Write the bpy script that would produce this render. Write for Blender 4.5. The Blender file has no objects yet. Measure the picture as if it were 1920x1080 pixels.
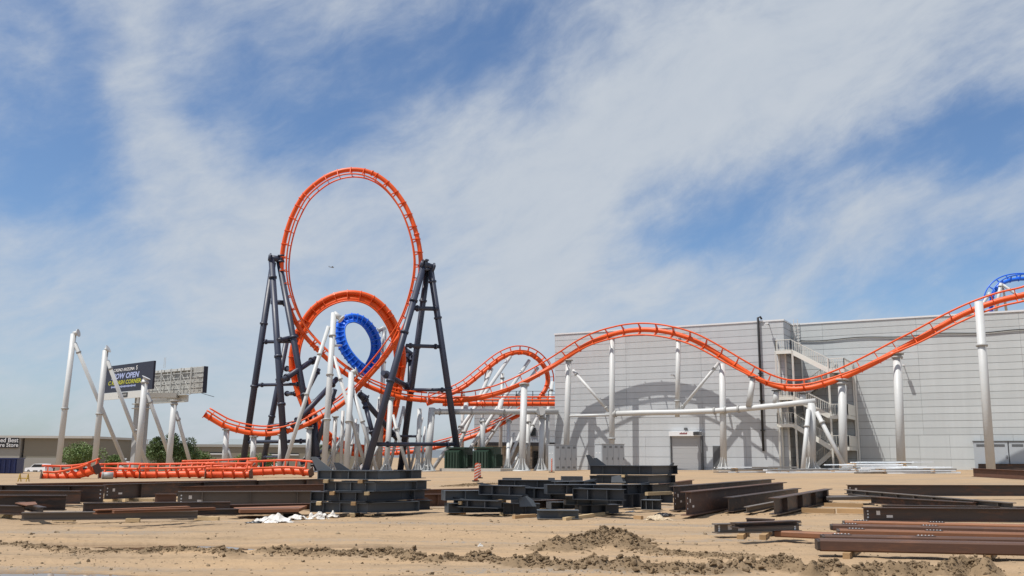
import bpy, math, random
import numpy as np
from mathutils import Vector, Matrix

random.seed(7)
rng = np.random.default_rng(11)
SC = bpy.context.scene
COL = SC.collection

# ------------------------------------------------------------------ camera
F_PX, CAM_H = 1750.0, 1.6
PITCH, ROLL = math.atan(317.0 / F_PX), 0.006
CAM = Vector((0, 0, CAM_H))
FWD = Vector((0, math.cos(PITCH), math.sin(PITCH)))
_U0 = Vector((0, -math.sin(PITCH), math.cos(PITCH)))
_R0 = Vector((1, 0, 0))
RGT = _R0 * math.cos(ROLL) + _U0 * math.sin(ROLL)
UPV = -_R0 * math.sin(ROLL) + _U0 * math.cos(ROLL)
cd = bpy.data.cameras.new("camera")
cam = bpy.data.objects.new("camera", cd)
COL.objects.link(cam)
cd.sensor_width = 36.0
cd.lens = 36.0 * F_PX / 1920.0
cd.clip_end = 9000.0
M = Matrix((RGT, UPV, -FWD)).transposed().to_4x4()
M.translation = CAM
cam.matrix_world = M
SC.camera = cam

# ------------------------------------------------------------------ sun, sky, exposure
SUN_D = Vector((0.415, 0.205, -1.0)).normalized()       # the way the light travels
sd = bpy.data.lights.new("sun", 'SUN')
sd.energy = 4.8
sd.angle = math.radians(0.53)
sd.color = (1.0, 0.955, 0.89)
sun = bpy.data.objects.new("sun", sd)
COL.objects.link(sun)
sun.rotation_euler = SUN_D.to_track_quat('-Z', 'Y').to_euler()
SC.view_settings.view_transform = 'Standard'
SC.view_settings.look = 'None'
SC.view_settings.exposure = 0.0
SC.view_settings.gamma = 1.0
SC.view_settings.use_curve_mapping = False


def raydir(px, py):
    return FWD + RGT * ((px - 960.0) / F_PX) + UPV * ((540.0 - py) / F_PX)


world = bpy.data.worlds.new("World")
SC.world = world
world.use_nodes = True
WT = world.node_tree
for n_ in list(WT.nodes):
    WT.nodes.remove(n_)


class NB:
    """small helper that wires shader nodes"""
    def __init__(self, tree):
        self.t = tree

    def node(self, kind, **kw):
        n = self.t.nodes.new(kind)
        for k, v in kw.items():
            setattr(n, k, v)
        return n

    def set(self, sock, v):
        if isinstance(v, bpy.types.NodeSocket):
            self.t.links.new(v, sock)
        elif isinstance(v, (tuple, list, Vector)) and sock.type == 'RGBA' and len(v) == 3:
            sock.default_value = (*v, 1.0)
        else:
            sock.default_value = v

    def math(self, op, a, b=0.0, c=0.0, clamp=False):
        n = self.node('ShaderNodeMath', operation=op, use_clamp=clamp)
        self.set(n.inputs[0], a)
        self.set(n.inputs[1], b)
        self.set(n.inputs[2], c)
        return n.outputs[0]

    def vmath(self, op, a, b=(0, 0, 0)):
        n = self.node('ShaderNodeVectorMath', operation=op)
        self.set(n.inputs[0], a)
        if op == 'SCALE':
            self.set(n.inputs['Scale'], b)
        else:
            self.set(n.inputs[1], b)
        return n.outputs['Value'] if op in ('DOT_PRODUCT', 'LENGTH') else n.outputs[0]

    def noise(self, vec, scale, detail=5.0, rough=0.55, distort=0.0):
        n = self.node('ShaderNodeTexNoise')
        if vec is not None:
            self.set(n.inputs['Vector'], vec)
        n.inputs['Scale'].default_value = scale
        n.inputs['Detail'].default_value = detail
        n.inputs['Roughness'].default_value = rough
        n.inputs['Distortion'].default_value = distort
        return n

    def smooth(self, v, lo, hi, a=0.0, b=1.0):
        n = self.node('ShaderNodeMapRange', interpolation_type='SMOOTHSTEP')
        self.set(n.inputs['Value'], v)
        n.inputs['From Min'].default_value = lo
        n.inputs['From Max'].default_value = hi
        n.inputs['To Min'].default_value = a
        n.inputs['To Max'].default_value = b
        return n.outputs[0]

    def mix(self, f, a, b, mode='MIX'):
        n = self.node('ShaderNodeMix', data_type='RGBA', blend_type=mode)
        self.set(n.inputs[0], f)
        self.set(n.inputs[6], a)
        self.set(n.inputs[7], b)
        return n.outputs[2]


w = NB(WT)
tc = w.node('ShaderNodeTexCoord')
dirv = w.vmath('NORMALIZE', tc.outputs['Generated'])
sky = w.node('ShaderNodeTexSky', sky_type='NISHITA')
sky.sun_disc = False
sky.sun_elevation = math.asin(-SUN_D.z)
sky.sun_rotation = math.atan2(-SUN_D.x, -SUN_D.y)
sky.altitude = 380.0
sky.air_density = 1.0
sky.dust_density = 1.2
sky.ozone_density = 3.0
# thin wind-drawn cloud: warped, stretched noise plus broad banks
warp = w.noise(dirv, 2.6, 4.0, 0.5)
wv = w.vmath('SUBTRACT', warp.outputs['Color'], (0.5, 0.5, 0.5))
dw = w.vmath('ADD', dirv, w.vmath('SCALE', wv, 0.13))
db = w.vmath('ADD', dirv, w.vmath('SCALE', w.vmath('SUBTRACT', w.noise(dirv, 9.0, 6.0, 0.6).outputs['Color'], (0.5, 0.5, 0.5)), 0.10))
e1 = Vector((math.cos(math.radians(24)), 0, math.sin(math.radians(24))))
e2 = Vector((-math.sin(math.radians(24)), 0, math.cos(math.radians(24))))
cmb = w.node('ShaderNodeCombineXYZ')
w.set(cmb.inputs[0], w.math('MULTIPLY', w.vmath('DOT_PRODUCT', dw, tuple(e1)), 2.3))
w.set(cmb.inputs[1], w.math('MULTIPLY', w.vmath('DOT_PRODUCT', dw, tuple(e2)), 5.0))
w.set(cmb.inputs[2], w.math('MULTIPLY', w.vmath('DOT_PRODUCT', dw, (0, 1, 0)), 2.0))
n1 = w.noise(cmb.outputs[0], 1.9, 6.0, 0.52, 0.0).outputs['Fac']
n2 = w.noise(cmb.outputs[0], 6.5, 8.0, 0.62, 0.15).outputs['Fac']
acc = w.math('ADD', w.math('MULTIPLY', w.math('SUBTRACT', n1, 0.5), 1.0),
             w.math('MULTIPLY', w.math('SUBTRACT', n2, 0.5), 1.05))
acc = w.math('ADD', acc, 0.50)
BANKS = [  # px, py, spread (degrees), weight (+ cloud, - clear)
    (80, 250, 3.6, -0.55), (120, 350, 3.0, -0.40), (40, 20, 3.0, -0.42), (170, 60, 2.2, -0.30), (300, 520, 2.6, -0.26), (80, 620, 2.6, -0.20),
    (420, 200, 3.2, -0.36), (470, 90, 3.0, -0.34), (640, 220, 3.2, -0.40), (560, 290, 2.6, -0.20), (880, 90, 3.2, -0.42), (780, 170, 2.6, -0.26), (1010, 40, 3.0, -0.30), (680, 30, 3.0, -0.18),
    (255, 60, 1.6, 0.34), (250, 150, 1.6, 0.36), (270, 250, 1.6, 0.34), (310, 340, 2.0, 0.30), (40, 112, 1.1, 0.40),
    (1210, 440, 1.6, -0.62), (1300, 425, 1.8, -0.66), (1400, 415, 1.8, -0.62), (1480, 370, 1.4, -0.36), (1560, 330, 1.5, -0.50), (1650, 300, 1.7, -0.55), (1740, 270, 2.0, -0.60), (1830, 245, 2.2, -0.62), (1910, 215, 2.2, -0.60),
    (1900, 500, 2.0, -0.50), (1790, 520, 1.8, -0.46), (1680, 540, 1.7, -0.40), (1560, 570, 1.7, -0.30),
    (1000, 290, 3.2, 0.34), (1180, 250, 3.4, 0.36), (1360, 200, 3.6, 0.38), (1540, 130, 3.8, 0.36), (1760, 70, 4.0, 0.34), (800, 330, 3.0, 0.30), (1000, 420, 3.4, 0.30),
    (430, 420, 3.4, 0.30), (600, 420, 3.4, 0.26), (1080, 520, 3.0, 0.28), (1600, 420, 1.6, 0.30), (1730, 400, 1.8, 0.34), (1860, 360, 2.0, 0.34), (1450, 500, 1.8, 0.28),
    (250, 680, 5.0, 0.32), (900, 620, 4.5, 0.30), (560, 640, 4.0, 0.2), (1300, 570, 2.6, 0.20), (60, 500, 2.0, 0.16),
]
db = w.vmath('NORMALIZE', db)
for px, py, sg, wt in BANKS:
    d = w.vmath('DOT_PRODUCT', db, tuple(raydir(px, py).normalized()))
    k_ = 1.0 / math.radians(sg) ** 2
    acc = w.math('MULTIPLY_ADD', w.math('EXPONENT', w.math('MULTIPLY_ADD', d, k_, -k_)), wt * 0.80, acc)
cm = w.smooth(acc, -0.30, 1.02)
cm = w.math('MULTIPLY', cm, 0.94)
cloudcol = w.mix(n2, (4.9, 5.5, 6.3), (6.1, 6.5, 7.0))
skyc = w.mix(1.0, sky.outputs[0], (1.0, 1.13, 1.25), 'MULTIPLY')
mixed = w.mix(cm, skyc, cloudcol)
bg = w.node('ShaderNodeBackground')
w.set(bg.inputs['Color'], mixed)
bg.inputs['Strength'].default_value = 0.10
wo = w.node('ShaderNodeOutputWorld')
WT.links.new(bg.outputs[0], wo.inputs['Surface'])


# ------------------------------------------------------------------ numbers: ground height, pixels to points
def sstep(a, b, v):
    t = np.clip((v - a) / (b - a), 0, 1)
    return t * t * (3 - 2 * t)


def gbase(X, Y):
    X = np.asarray(X, float)
    Y = np.asarray(Y, float)
    rise = sstep(34, 88, Y) * (0.2 + 0.012 * np.clip(X, -45, 50))
    drop = sstep(104, 150, Y) * (1 - sstep(-6, 6, X)) * 2.1
    return rise - drop


def g(X, Y):
    return float(gbase(X, Y))


def P(px, py, Y):
    d = raydir(px, py)
    return CAM + d * (Y / d.y)


def PG(px, py, dz=0.0):
    """point on the ground (or dz above it) seen at a pixel"""
    d = raydir(px, py)
    z = dz
    for _ in range(25):
        t = (z - CAM.z) / d.z
        p = CAM + d * t
        z = g(p.x, p.y) + dz
    return p


def PX(px, Y):
    """ground point below a column of the picture at distance Y"""
    p = P(px, 880, Y)
    p.z = g(p.x, p.y)
    return p


def vnoise(x, y, seed=0):
    xi = np.floor(x).astype(np.int64)
    yi = np.floor(y).astype(np.int64)
    xf, yf = x - xi, y - yi

    def h(a, b):
        n = (a * 374761393 + b * 668265263 + seed * 1442695041) & 0xFFFFFFFF
        n = ((n ^ (n >> 13)) * 1274126177) & 0xFFFFFFFF
        return ((n ^ (n >> 16)) & 0xFFFF) / 65535.0
    u, v = xf * xf * (3 - 2 * xf), yf * yf * (3 - 2 * yf)
    return (h(xi, yi) * (1 - u) + h(xi + 1, yi) * u) * (1 - v) + (h(xi, yi + 1) * (1 - u) + h(xi + 1, yi + 1) * u) * v


def fbm(x, y, oct=4, seed=0, gain=0.5):
    s, a, t = 0, 1.0, 0
    for i in range(oct):
        s = s + a * vnoise(x * 2 ** i + 17.3 * i, y * 2 ** i - 9.1 * i, seed + i)
        t += a
        a *= gain
    return s / t


# ------------------------------------------------------------------ materials
MATS = {}


def mat(name, col, rough=0.6, metal=0.0, var=0.12, scale=3.0, bump=0.0, bscale=40.0, col2=None, patch=(0.45, 0.7), spec=0.5, coords='Object', streak=None, rnd_=0.10):
    m = bpy.data.materials.new(name)
    m.use_nodes = True
    t = m.node_tree
    b = NB(t)
    bs = t.nodes['Principled BSDF']
    tcn = b.node('ShaderNodeTexCoord')
    geo = b.node('ShaderNodeNewGeometry')
    pos = geo.outputs['Position'] if coords == 'World' else tcn.outputs['Object']
    vec = pos
    if streak:
        mp = b.node('ShaderNodeMapping')
        b.set(mp.inputs['Vector'], pos)
        mp.inputs['Scale'].default_value = streak
        vec = mp.outputs[0]
    nz = b.noise(vec, scale, 6.0, 0.6).outputs['Fac']
    k = b.math('MULTIPLY_ADD', b.math('SUBTRACT', nz, 0.5), 2 * var, 1.0)
    info = b.node('ShaderNodeObjectInfo')
    k = b.math('MULTIPLY', k, b.math('MULTIPLY_ADD', info.outputs['Random'], rnd_, 1.0 - rnd_ / 2))
    c = b.mix(1.0, col, k, 'MULTIPLY')
    if col2:
        n2_ = b.noise(vec, scale * 2.3, 7.0, 0.65, 0.3).outputs['Fac']
        f = b.smooth(n2_, *patch)
        c = b.mix(f, c, col2)
    b.set(bs.inputs['Base Color'], c)
    rr = b.math('MULTIPLY_ADD', b.math('SUBTRACT', nz, 0.5), 0.25, rough, clamp=True)
    b.set(bs.inputs['Roughness'], rr)
    bs.inputs['Metallic'].default_value = metal
    bs.inputs['Specular IOR Level'].default_value = spec
    if bump:
        bn = b.noise(vec, bscale, 5.0, 0.6)
        bp = b.node('ShaderNodeBump')
        bp.inputs['Strength'].default_value = bump
        bp.inputs['Distance'].default_value = 0.03
        b.set(bp.inputs['Height'], bn.outputs['Fac'])
        t.links.new(bp.outputs[0], bs.inputs['Normal'])
    MATS[name] = m
    return m


ORANGE = mat("orange_paint", (0.74, 0.100, 0.014), 0.42, var=0.14, scale=0.6, spec=0.35)
ORANGE_D = mat("orange_paint_dusty", (0.70, 0.092, 0.020), 0.5, var=0.12, scale=1.6, col2=(0.55, 0.20, 0.09), patch=(0.62, 0.85))
BLUE = mat("blue_paint", (0.012, 0.14, 0.70), 0.36, var=0.08, scale=0.8)
NAVY = mat("dark_slate_paint", (0.034, 0.041, 0.068), 0.45, var=0.15, scale=1.0)
WHITE = mat("off_white_column_paint", (0.52, 0.53, 0.525), 0.5, var=0.07, scale=0.9, col2=(0.47, 0.455, 0.43), patch=(0.6, 0.9))
FLANGE = mat("grey_flange_steel", (0.36, 0.36, 0.35), 0.5, var=0.1)
BOLT = mat("dark_bolts", (0.06, 0.06, 0.065), 0.5)
PANEL = mat("pale_grey_wall_panel", (0.50, 0.525, 0.545), 0.72, var=0.10, scale=1.0, bump=0.10, bscale=14.0, spec=0.3, streak=(1.3, 1.3, 0.10))
PANEL2 = mat("pale_green_grey_wall_panel", (0.505, 0.535, 0.54), 0.72, var=0.10, scale=1.0, bump=0.10, bscale=14.0, spec=0.3, streak=(1.3, 1.3, 0.10))
JOINT = mat("panel_joint_shadow_gap", (0.27, 0.275, 0.28), 0.9)
CAPW = mat("white_parapet_metal", (0.72, 0.73, 0.74), 0.4, var=0.04)
STAIRM = mat("cream_stair_paint", (0.68, 0.68, 0.63), 0.5, var=0.07)
STAIRD = mat("grey_metal_decking", (0.22, 0.22, 0.21), 0.6)
PIPEB = mat("black_downpipe", (0.022, 0.023, 0.026), 0.45)
CABG = mat("grey_cabinet_paint", (0.40, 0.435, 0.465), 0.45, var=0.05)
CABD = mat("dark_cabinet_trim", (0.09, 0.095, 0.10), 0.5)
DOORM = mat("grey_door_curtain", (0.40, 0.405, 0.41), 0.5, var=0.05, streak=(1, 1, 8))
GREEN = mat("dark_green_transformer_paint", (0.022, 0.045, 0.031), 0.35, var=0.1)
CONC = mat("concrete", (0.46, 0.44, 0.40), 0.85, var=0.12, scale=2.0, bump=0.2)
CONCD = mat("weathered_block_wall", (0.17, 0.16, 0.145), 0.9, var=0.15, scale=1.2)
RUST = mat("brown_rusty_steel", (0.105, 0.052, 0.034), 0.62, 0.1, var=0.35, scale=1.6, col2=(0.20, 0.085, 0.042), patch=(0.5, 0.8), streak=(0.35, 1, 2.5), bump=0.08, rnd_=0.55)
RUSTD = mat("dark_mill_scale_steel", (0.058, 0.042, 0.035), 0.5, 0.2, var=0.35, scale=1.3, col2=(0.16, 0.075, 0.042), patch=(0.46, 0.74), streak=(0.35, 1, 2.5), bump=0.06, rnd_=0.55)
RUSTO = mat("orange_brown_steel", (0.23, 0.098, 0.046), 0.62, 0.1, var=0.3, scale=1.5, col2=(0.12, 0.06, 0.04), patch=(0.5, 0.8), streak=(0.3, 1, 2.5), bump=0.08, rnd_=0.55)
GREYST = mat("grey_brown_steel", (0.15, 0.125, 0.105), 0.5, 0.25, var=0.25, scale=1.5, col2=(0.17, 0.085, 0.05), patch=(0.58, 0.85), streak=(0.35, 1, 2.5), rnd_=0.55)
BLACKST = mat("black_primer_steel", (0.040, 0.046, 0.056), 0.45, 0.0, var=0.35, scale=1.4, col2=(0.17, 0.15, 0.12), patch=(0.58, 0.9), rnd_=0.55)
SLATEST = mat("slate_grey_primer_steel", (0.080, 0.092, 0.106), 0.48, 0.0, var=0.35, scale=1.2, col2=(0.22, 0.19, 0.15), patch=(0.55, 0.9), rnd_=0.55)
GALV = mat("galvanised_bar", (0.78, 0.81, 0.83), 0.45, 0.0, var=0.15, scale=3.0, rnd_=0.55)
GALVG = mat("brown_grey_bar", (0.24, 0.22, 0.20), 0.5, 0.3, var=0.2)
TIMBER = mat("dunnage_timber", (0.40, 0.255, 0.125), 0.8, var=0.25, scale=3.0, streak=(0.5, 0.5, 6), bump=0.2, rnd_=0.55)
TIMBERP = mat("pale_dunnage_timber", (0.52, 0.39, 0.22), 0.8, var=0.2, scale=3.0, bump=0.2, rnd_=0.55)
TARPW = mat("white_plastic_sheet", (0.68, 0.65, 0.60), 0.45, var=0.15, scale=4.0)
TARPB = mat("black_plastic_sheet", (0.03, 0.03, 0.032), 0.35)
CARDB = mat("tan_paper_scrap", (0.50, 0.40, 0.27), 0.8, var=0.2)
BARRO = mat("barricade_orange", (0.70, 0.13, 0.05), 0.5)
BARRW = mat("barricade_white", (0.70, 0.66, 0.62), 0.5)
TAN = mat("tan_stucco", (0.235, 0.212, 0.165), 0.9, var=0.06, scale=0.3, coords='World')
TANL = mat("light_stucco", (0.33, 0.32, 0.29), 0.9, var=0.06, scale=0.3, coords='World')
SIGNB = mat("black_sign_face", (0.018, 0.018, 0.02), 0.4)
SIGNW = mat("white_letters", (0.75, 0.75, 0.75), 0.5)
BBFACE = mat("dark_billboard_face", (0.010, 0.008, 0.022), 0.35, var=0.1)
BBTXT = mat("pale_blue_letters", (0.36, 0.42, 0.66), 0.5)
BBYEL = mat("yellow_letters", (0.42, 0.42, 0.03), 0.5)
BBRED = mat("dark_red_print", (0.20, 0.015, 0.02), 0.5)
BBGRN = mat("green_print", (0.02, 0.20, 0.05), 0.5)
BBW = mat("billboard_white_steel", (0.56, 0.56, 0.53), 0.5, var=0.08)
BBG = mat("billboard_grey_sheet", (0.40, 0.40, 0.38), 0.6, var=0.15)
PYLON = mat("grey_pylon_paint", (0.33, 0.33, 0.325), 0.6, var=0.05)
ROOFG = mat("grey_green_roof", (0.22, 0.25, 0.26), 0.7, var=0.08)
DUMPB = mat("blue_dumpster_paint", (0.012, 0.022, 0.10), 0.45, var=0.15)
CARW = mat("white_car_paint", (0.75, 0.76, 0.78), 0.25, var=0.02)
CARD = mat("grey_car_paint", (0.10, 0.11, 0.12), 0.3, var=0.02)
GLASS = mat("dark_glass", (0.012, 0.015, 0.018), 0.08, var=0.02)
TYRE = mat("tyre_rubber", (0.02, 0.02, 0.02), 0.8)
RIM = mat("wheel_rim", (0.4, 0.4, 0.4), 0.35, 0.6)
BARK = mat("tree_bark", (0.11, 0.085, 0.06), 0.9, var=0.25)
LEAF = mat("mesquite_foliage", (0.12, 0.175, 0.048), 0.6, var=0.4, scale=1.2, coords='World', col2=(0.17, 0.22, 0.06), patch=(0.5, 0.8))
LEAFD = mat("dark_mesquite_foliage", (0.085, 0.135, 0.038), 0.6, var=0.4, scale=1.2, coords='World', col2=(0.14, 0.19, 0.052), patch=(0.55, 0.8))
PALMF = mat("palm_frond", (0.05, 0.07, 0.03), 0.6)
YELP = mat("yellow_frame_paint", (0.45, 0.30, 0.04), 0.5)
WOODP = mat("grey_wood_pole", (0.12, 0.10, 0.085), 0.8)
PLANEM = mat("plane_paint", (0.20, 0.21, 0.23), 0.4)
for m_ in (LEAF, LEAFD):
    bs_ = m_.node_tree.nodes['Principled BSDF']
    bs_.inputs['Transmission Weight'].default_value = 0.0
    bs_.inputs['Subsurface Weight'].default_value = 0.0


# ------------------------------------------------------------------ mesh helpers
class MB:
    def __init__(self):
        self.v, self.f, self.s = [], [], []

    def add(self, vs, fs, smooth=False):
        o = len(self.v)
        self.v += [Vector(x) for x in vs]
        self.f += [tuple(i + o for i in f) for f in fs]
        self.s += [smooth] * len(fs)
        return self

    def obox(self, c, ax, ay, az):
        """box from centre and three half-axis vectors"""
        c, ax, ay, az = Vector(c), Vector(ax), Vector(ay), Vector(az)
        vs = [c + ax * i + ay * j + az * k for k in (-1, 1) for j in (-1, 1) for i in (-1, 1)]
        return self.add(vs, [(0, 2, 3, 1), (4, 5, 7, 6), (0, 1, 5, 4), (2, 6, 7, 3), (0, 4, 6, 2), (1, 3, 7, 5)])

    def bar(self, a, b, wd, ht, up=(0, 0, 1)):
        a, b = Vector(a), Vector(b)
        t = (b - a)
        L = t.length
        if L < 1e-6:
            return self
        t /= L
        up = Vector(up)
        s = t.cross(up)
        if s.length < 1e-4:
            s = t.cross(Vector((1, 0, 0)))
        s.normalize()
        u = s.cross(t).normalized()
        return self.obox((a + b) / 2, t * L / 2, s * wd / 2, u * ht / 2)

    def prism(self, poly, origin, ax, ay, az, th):
        """polygon in (ax, ay), extruded by th along az, centred"""
        origin, ax, ay, az = Vector(origin), Vector(ax), Vector(ay), Vector(az)
        n = len(poly)
        vs = [origin + ax * p[0] + ay * p[1] - az * th / 2 for p in poly] + [origin + ax * p[0] + ay * p[1] + az * th / 2 for p in poly]
        fs = [tuple(range(n - 1, -1, -1)), tuple(range(n, 2 * n))]
        fs += [(i, (i + 1) % n, n + (i + 1) % n, n + i) for i in range(n)]
        return self.add(vs, fs)

    def tube(self, pts, r, n=12, cap=True):
        pts = [Vector(p) for p in pts]
        rs = r if isinstance(r, (list, tuple)) else [r] * len(pts)
        o = len(self.v)
        t0 = (pts[1] - pts[0]).normalized()
        ref = Vector((0, 0, 1)) if abs(t0.z) < 0.9 else Vector((1, 0, 0))
        u = t0.cross(ref).normalized()
        rings = []
        for i, p in enumerate(pts):
            if i == 0:
                t = pts[1] - pts[0]
            elif i == len(pts) - 1:
                t = pts[-1] - pts[-2]
            else:
                t = pts[i + 1] - pts[i - 1]
            t.normalize()
            u = (u - t * u.dot(t)).normalized()
            v = t.cross(u)
            rings.append([p + (u * math.cos(2 * math.pi * k / n) + v * math.sin(2 * math.pi * k / n)) * rs[i] for k in range(n)])
        for rg in rings:
            self.v += rg
        for i in range(len(pts) - 1):
            for k in range(n):
                a, b = o + i * n + k, o + i * n + (k + 1) % n
                self.f.append((a, b, b + n, a + n))
                self.s.append(True)
        if cap:
            self.f.append(tuple(o + k for k in range(n - 1, -1, -1)))
            self.s.append(False)
            e = o + (len(pts) - 1) * n
            self.f.append(tuple(e + k for k in range(n)))
            self.s.append(False)
        return self

    def cyl(self, a, b, r0, r1=None, n=14):
        return self.tube([a, b], [r0, r0 if r1 is None else r1], n)

    def mesh(self, name, origin=Vector((0, 0, 0))):
        me = bpy.data.meshes.new(name)
        me.from_pydata([tuple(x - origin) for x in self.v], [], self.f)
        me.polygons.foreach_set('use_smooth', self.s)
        me.update()
        return me

    def build(self, name, material, parent=None, origin=None):
        o0 = wloc(parent) if parent else (Vector(origin) if origin is not None else Vector((0, 0, 0)))
        me = self.mesh(name, o0)
        me.materials.append(material)
        ob = bpy.data.objects.new(name, me)
        COL.objects.link(ob)
        if parent:
            ob.parent = parent
        else:
            ob.location = o0
        return ob


def wloc(o):
    p = Vector((0, 0, 0))
    while o:
        p += o.location
        o = o.parent
    return p


def tag(o, label, cat, group=None, kind=None):
    if label:
        o["label"] = label
    if cat:
        o["category"] = cat
    if group:
        o["group"] = group
    if kind or cat:
        o["kind"] = kind or "thing"
    return o


def empty(name, loc, label=None, cat=None, group=None):
    o = bpy.data.objects.new(name, None)
    o.empty_display_size = 0.3
    COL.objects.link(o)
    o.location = loc
    return tag(o, label, cat, group)


def inst(name, me, parent, matrix_world):
    """an object that shares mesh data, placed in world space under an unrotated parent"""
    ob = bpy.data.objects.new(name, me)
    COL.objects.link(ob)
    ob.parent = parent
    m = matrix_world.copy()
    m.translation -= wloc(parent)
    ob.matrix_local = m
    return ob


def text_obj(name, body, material, parent, origin, ax, ay, size, shear=0.0, offset=0.0, align='LEFT', width=None, extrude=0.01):
    cu = bpy.data.curves.new(name, 'FONT')
    cu.body = body
    cu.size = size
    cu.shear = shear
    cu.offset = offset
    cu.align_x = align
    cu.extrude = extrude
    cu.resolution_u = 3
    tmp = bpy.data.objects.new(name + "_tmp", cu)
    COL.objects.link(tmp)
    bpy.context.view_layer.update()
    me = bpy.data.meshes.new_from_object(tmp.evaluated_get(bpy.context.evaluated_depsgraph_get()))
    bpy.data.objects.remove(tmp)
    ax, ay = Vector(ax).normalized(), Vector(ay).normalized()
    az = ax.cross(ay)
    sx = 1.0
    if width:
        xs = [v.co.x for v in me.vertices]
        sx = width / max(1e-3, max(xs) - min(xs))
    me.materials.clear()
    me.materials.append(material)
    ob = bpy.data.objects.new(name, me)
    COL.objects.link(ob)
    ob.parent = parent
    mt = Matrix((ax * sx, ay, az)).transposed().to_4x4()
    mt.translation = Vector(origin) - wloc(parent)
    ob.matrix_local = mt
    return ob


# ------------------------------------------------------------------ ground
RIDGES = [  # polylines in the picture, with half-width and height in metres
    ([(-40, 1024), (20, 1025), (83, 1031), (120, 1034), (187, 1039), (240, 1035)], 0.14, 0.06),
    ([(265, 1039), (292, 1034), (337, 1034), (397, 1032), (447, 1044)], 0.15, 0.09),
    ([(498, 1039), (586, 1043), (659, 1042), (706, 1040), (747, 1042), (781, 1050), (815, 1053), (846, 1049), (872, 1052), (906, 1047), (945, 1056)], 0.17, 0.11),
    ([(970, 1058), (1000, 1055), (1021, 1060), (1060, 1062), (1120, 1066), (1200, 1070), (1280, 1072), (1359, 1073)], 0.22, 0.15),
    ([(1372, 1071), (1436, 1070), (1478, 1066), (1490, 1074)], 0.18, 0.16),
    ([(1522, 1080), (1555, 1072), (1580, 1078)], 0.15, 0.15),
    ([(1600, 1082), (1654, 1076), (1675, 1080)], 0.15, 0.13),
    ([(1692, 1080), (1715, 1075), (1740, 1081)], 0.15, 0.15),
    ([(1770, 1084), (1816, 1070), (1850, 1081)], 0.17, 0.18),
    ([(1180, 1026), (1240, 1036), (1330, 1044), (1400, 1046)], 0.26, 0.07),
    ([(1045, 1030), (1080, 1022), (1115, 1020), (1150, 1014), (1172, 1024)], 0.40, 0.20),
    ([(850, 914), (885, 911), (925, 910)], 0.5, 0.06),
]
RIDGE3 = []
for pl, hw, hh in RIDGES:
    q = []
    for px, py in pl:
        d = raydir(px, py)
        p = CAM + d * (-CAM_H / d.z)
        q.append((p.x, p.y))
    RIDGE3.append((np.array(q), hw, hh))


def ridge_field(X, Y):
    """0..1 closeness to a soil ridge, and its height"""
    H = np.zeros_like(X)
    for q, hw, hh in RIDGE3:
        d = np.full_like(X, 1e9)
        for (x0, y0), (x1, y1) in zip(q[:-1], q[1:]):
            vx, vy = x1 - x0, y1 - y0
            L2 = vx * vx + vy * vy
            t = np.clip(((X - x0) * vx + (Y - y0) * vy) / L2, 0, 1)
            d = np.minimum(d, np.hypot(X - x0 - t * vx, (Y - y0 - t * vy)))
        H = np.maximum(H, np.exp(-(d / hw) ** 2) * hh)
    return H


PUDDLES = [  # centre px, radius x (m), radius y (m)
    ((20, 1082), 1.5, 0.55), ((235, 1023), 1.3, 0.34), ((366, 1024), 0.7, 0.34), ((470, 1026), 0.45, 0.30), ((650, 1026), 1.5, 0.24), ((100, 1021), 0.7, 0.24),
]
PUD3 = []
for (px, py), rx, ry in PUDDLES:
    d = raydir(px, py)
    p = CAM + d * (-CAM_H / d.z)
    PUD3.append((p.x, p.y, rx, ry))


def pud_field(X, Y):
    m = np.zeros_like(X)
    wob = 0.55 * (fbm(X * 1.7, Y * 3.0, 3, 51) - 0.5)
    for x, y, rx, ry in PUD3:
        r = np.sqrt(((X - x) / rx) ** 2 + ((Y - y) / ry) ** 2) + wob
        m = np.maximum(m, 1 - np.clip(r / 1.5, 0, 1))
    return m


def gfull(X, Y):
    X = np.asarray(X, float)
    Y = np.asarray(Y, float)
    Z = gbase(X, Y)
    near = 1 - sstep(26, 60, Y)
    Z = Z + (fbm(X * 0.35, Y * 0.35, 3, 1) - 0.5) * 0.10 * (0.25 + 0.75 * near) + (fbm(X * 2.2, Y * 2.2, 3, 5) - 0.5) * 0.035 * near
    Z = Z + (fbm(X * 9, Y * 9, 2, 9) - 0.5) * 0.018 * near
    # wheel tracks running across the picture
    RU_ = np.zeros_like(Z)
    for y0, sl, am, wd in ((12.9, .02, .05, .16), (14.8, -.03, .03, .14), (19.2, .05, .05, .20), (21.3, .05, .05, .20), (24.0, -.09, .04, .18), (17.4, -.04, .035, .16)):
        dd = Y - (y0 + sl * X + 0.3 * np.sin(X * 0.21 + y0))
        ru = np.exp(-(dd / wd) ** 4) * (0.75 + 0.25 * np.sin((X + 0.5 * np.abs(dd)) * 38))
        RU_ = np.maximum(RU_, ru * near * fbm(X * 0.4 + y0, Y * 0.1, 2, 61) * am * 20)
        Z = Z - near * am * ru * (0.35 + 0.9 * fbm(X * 0.4 + y0, Y * 0.1, 2, 61)) + near * am * 0.45 * np.exp(-((np.abs(dd) - wd * 1.35) / (wd * 0.35)) ** 2)
    R = ridge_field(X, Y)
    cl = fbm(X * 5.0, Y * 5.0, 4, 21, 0.62)
    Z = Z + R * (0.25 + 1.5 * cl ** 1.3) + (R > 0.02) * (fbm(X * 15, Y * 15, 3, 33, 0.65) - 0.5) * np.minimum(R, 0.12) * 0.9
    pd = pud_field(X, Y)
    k = sstep(0.0, 0.20, pd)
    Z = Z * (1 - k) + (-0.06) * k
    return Z, R, pd, RU_


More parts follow.
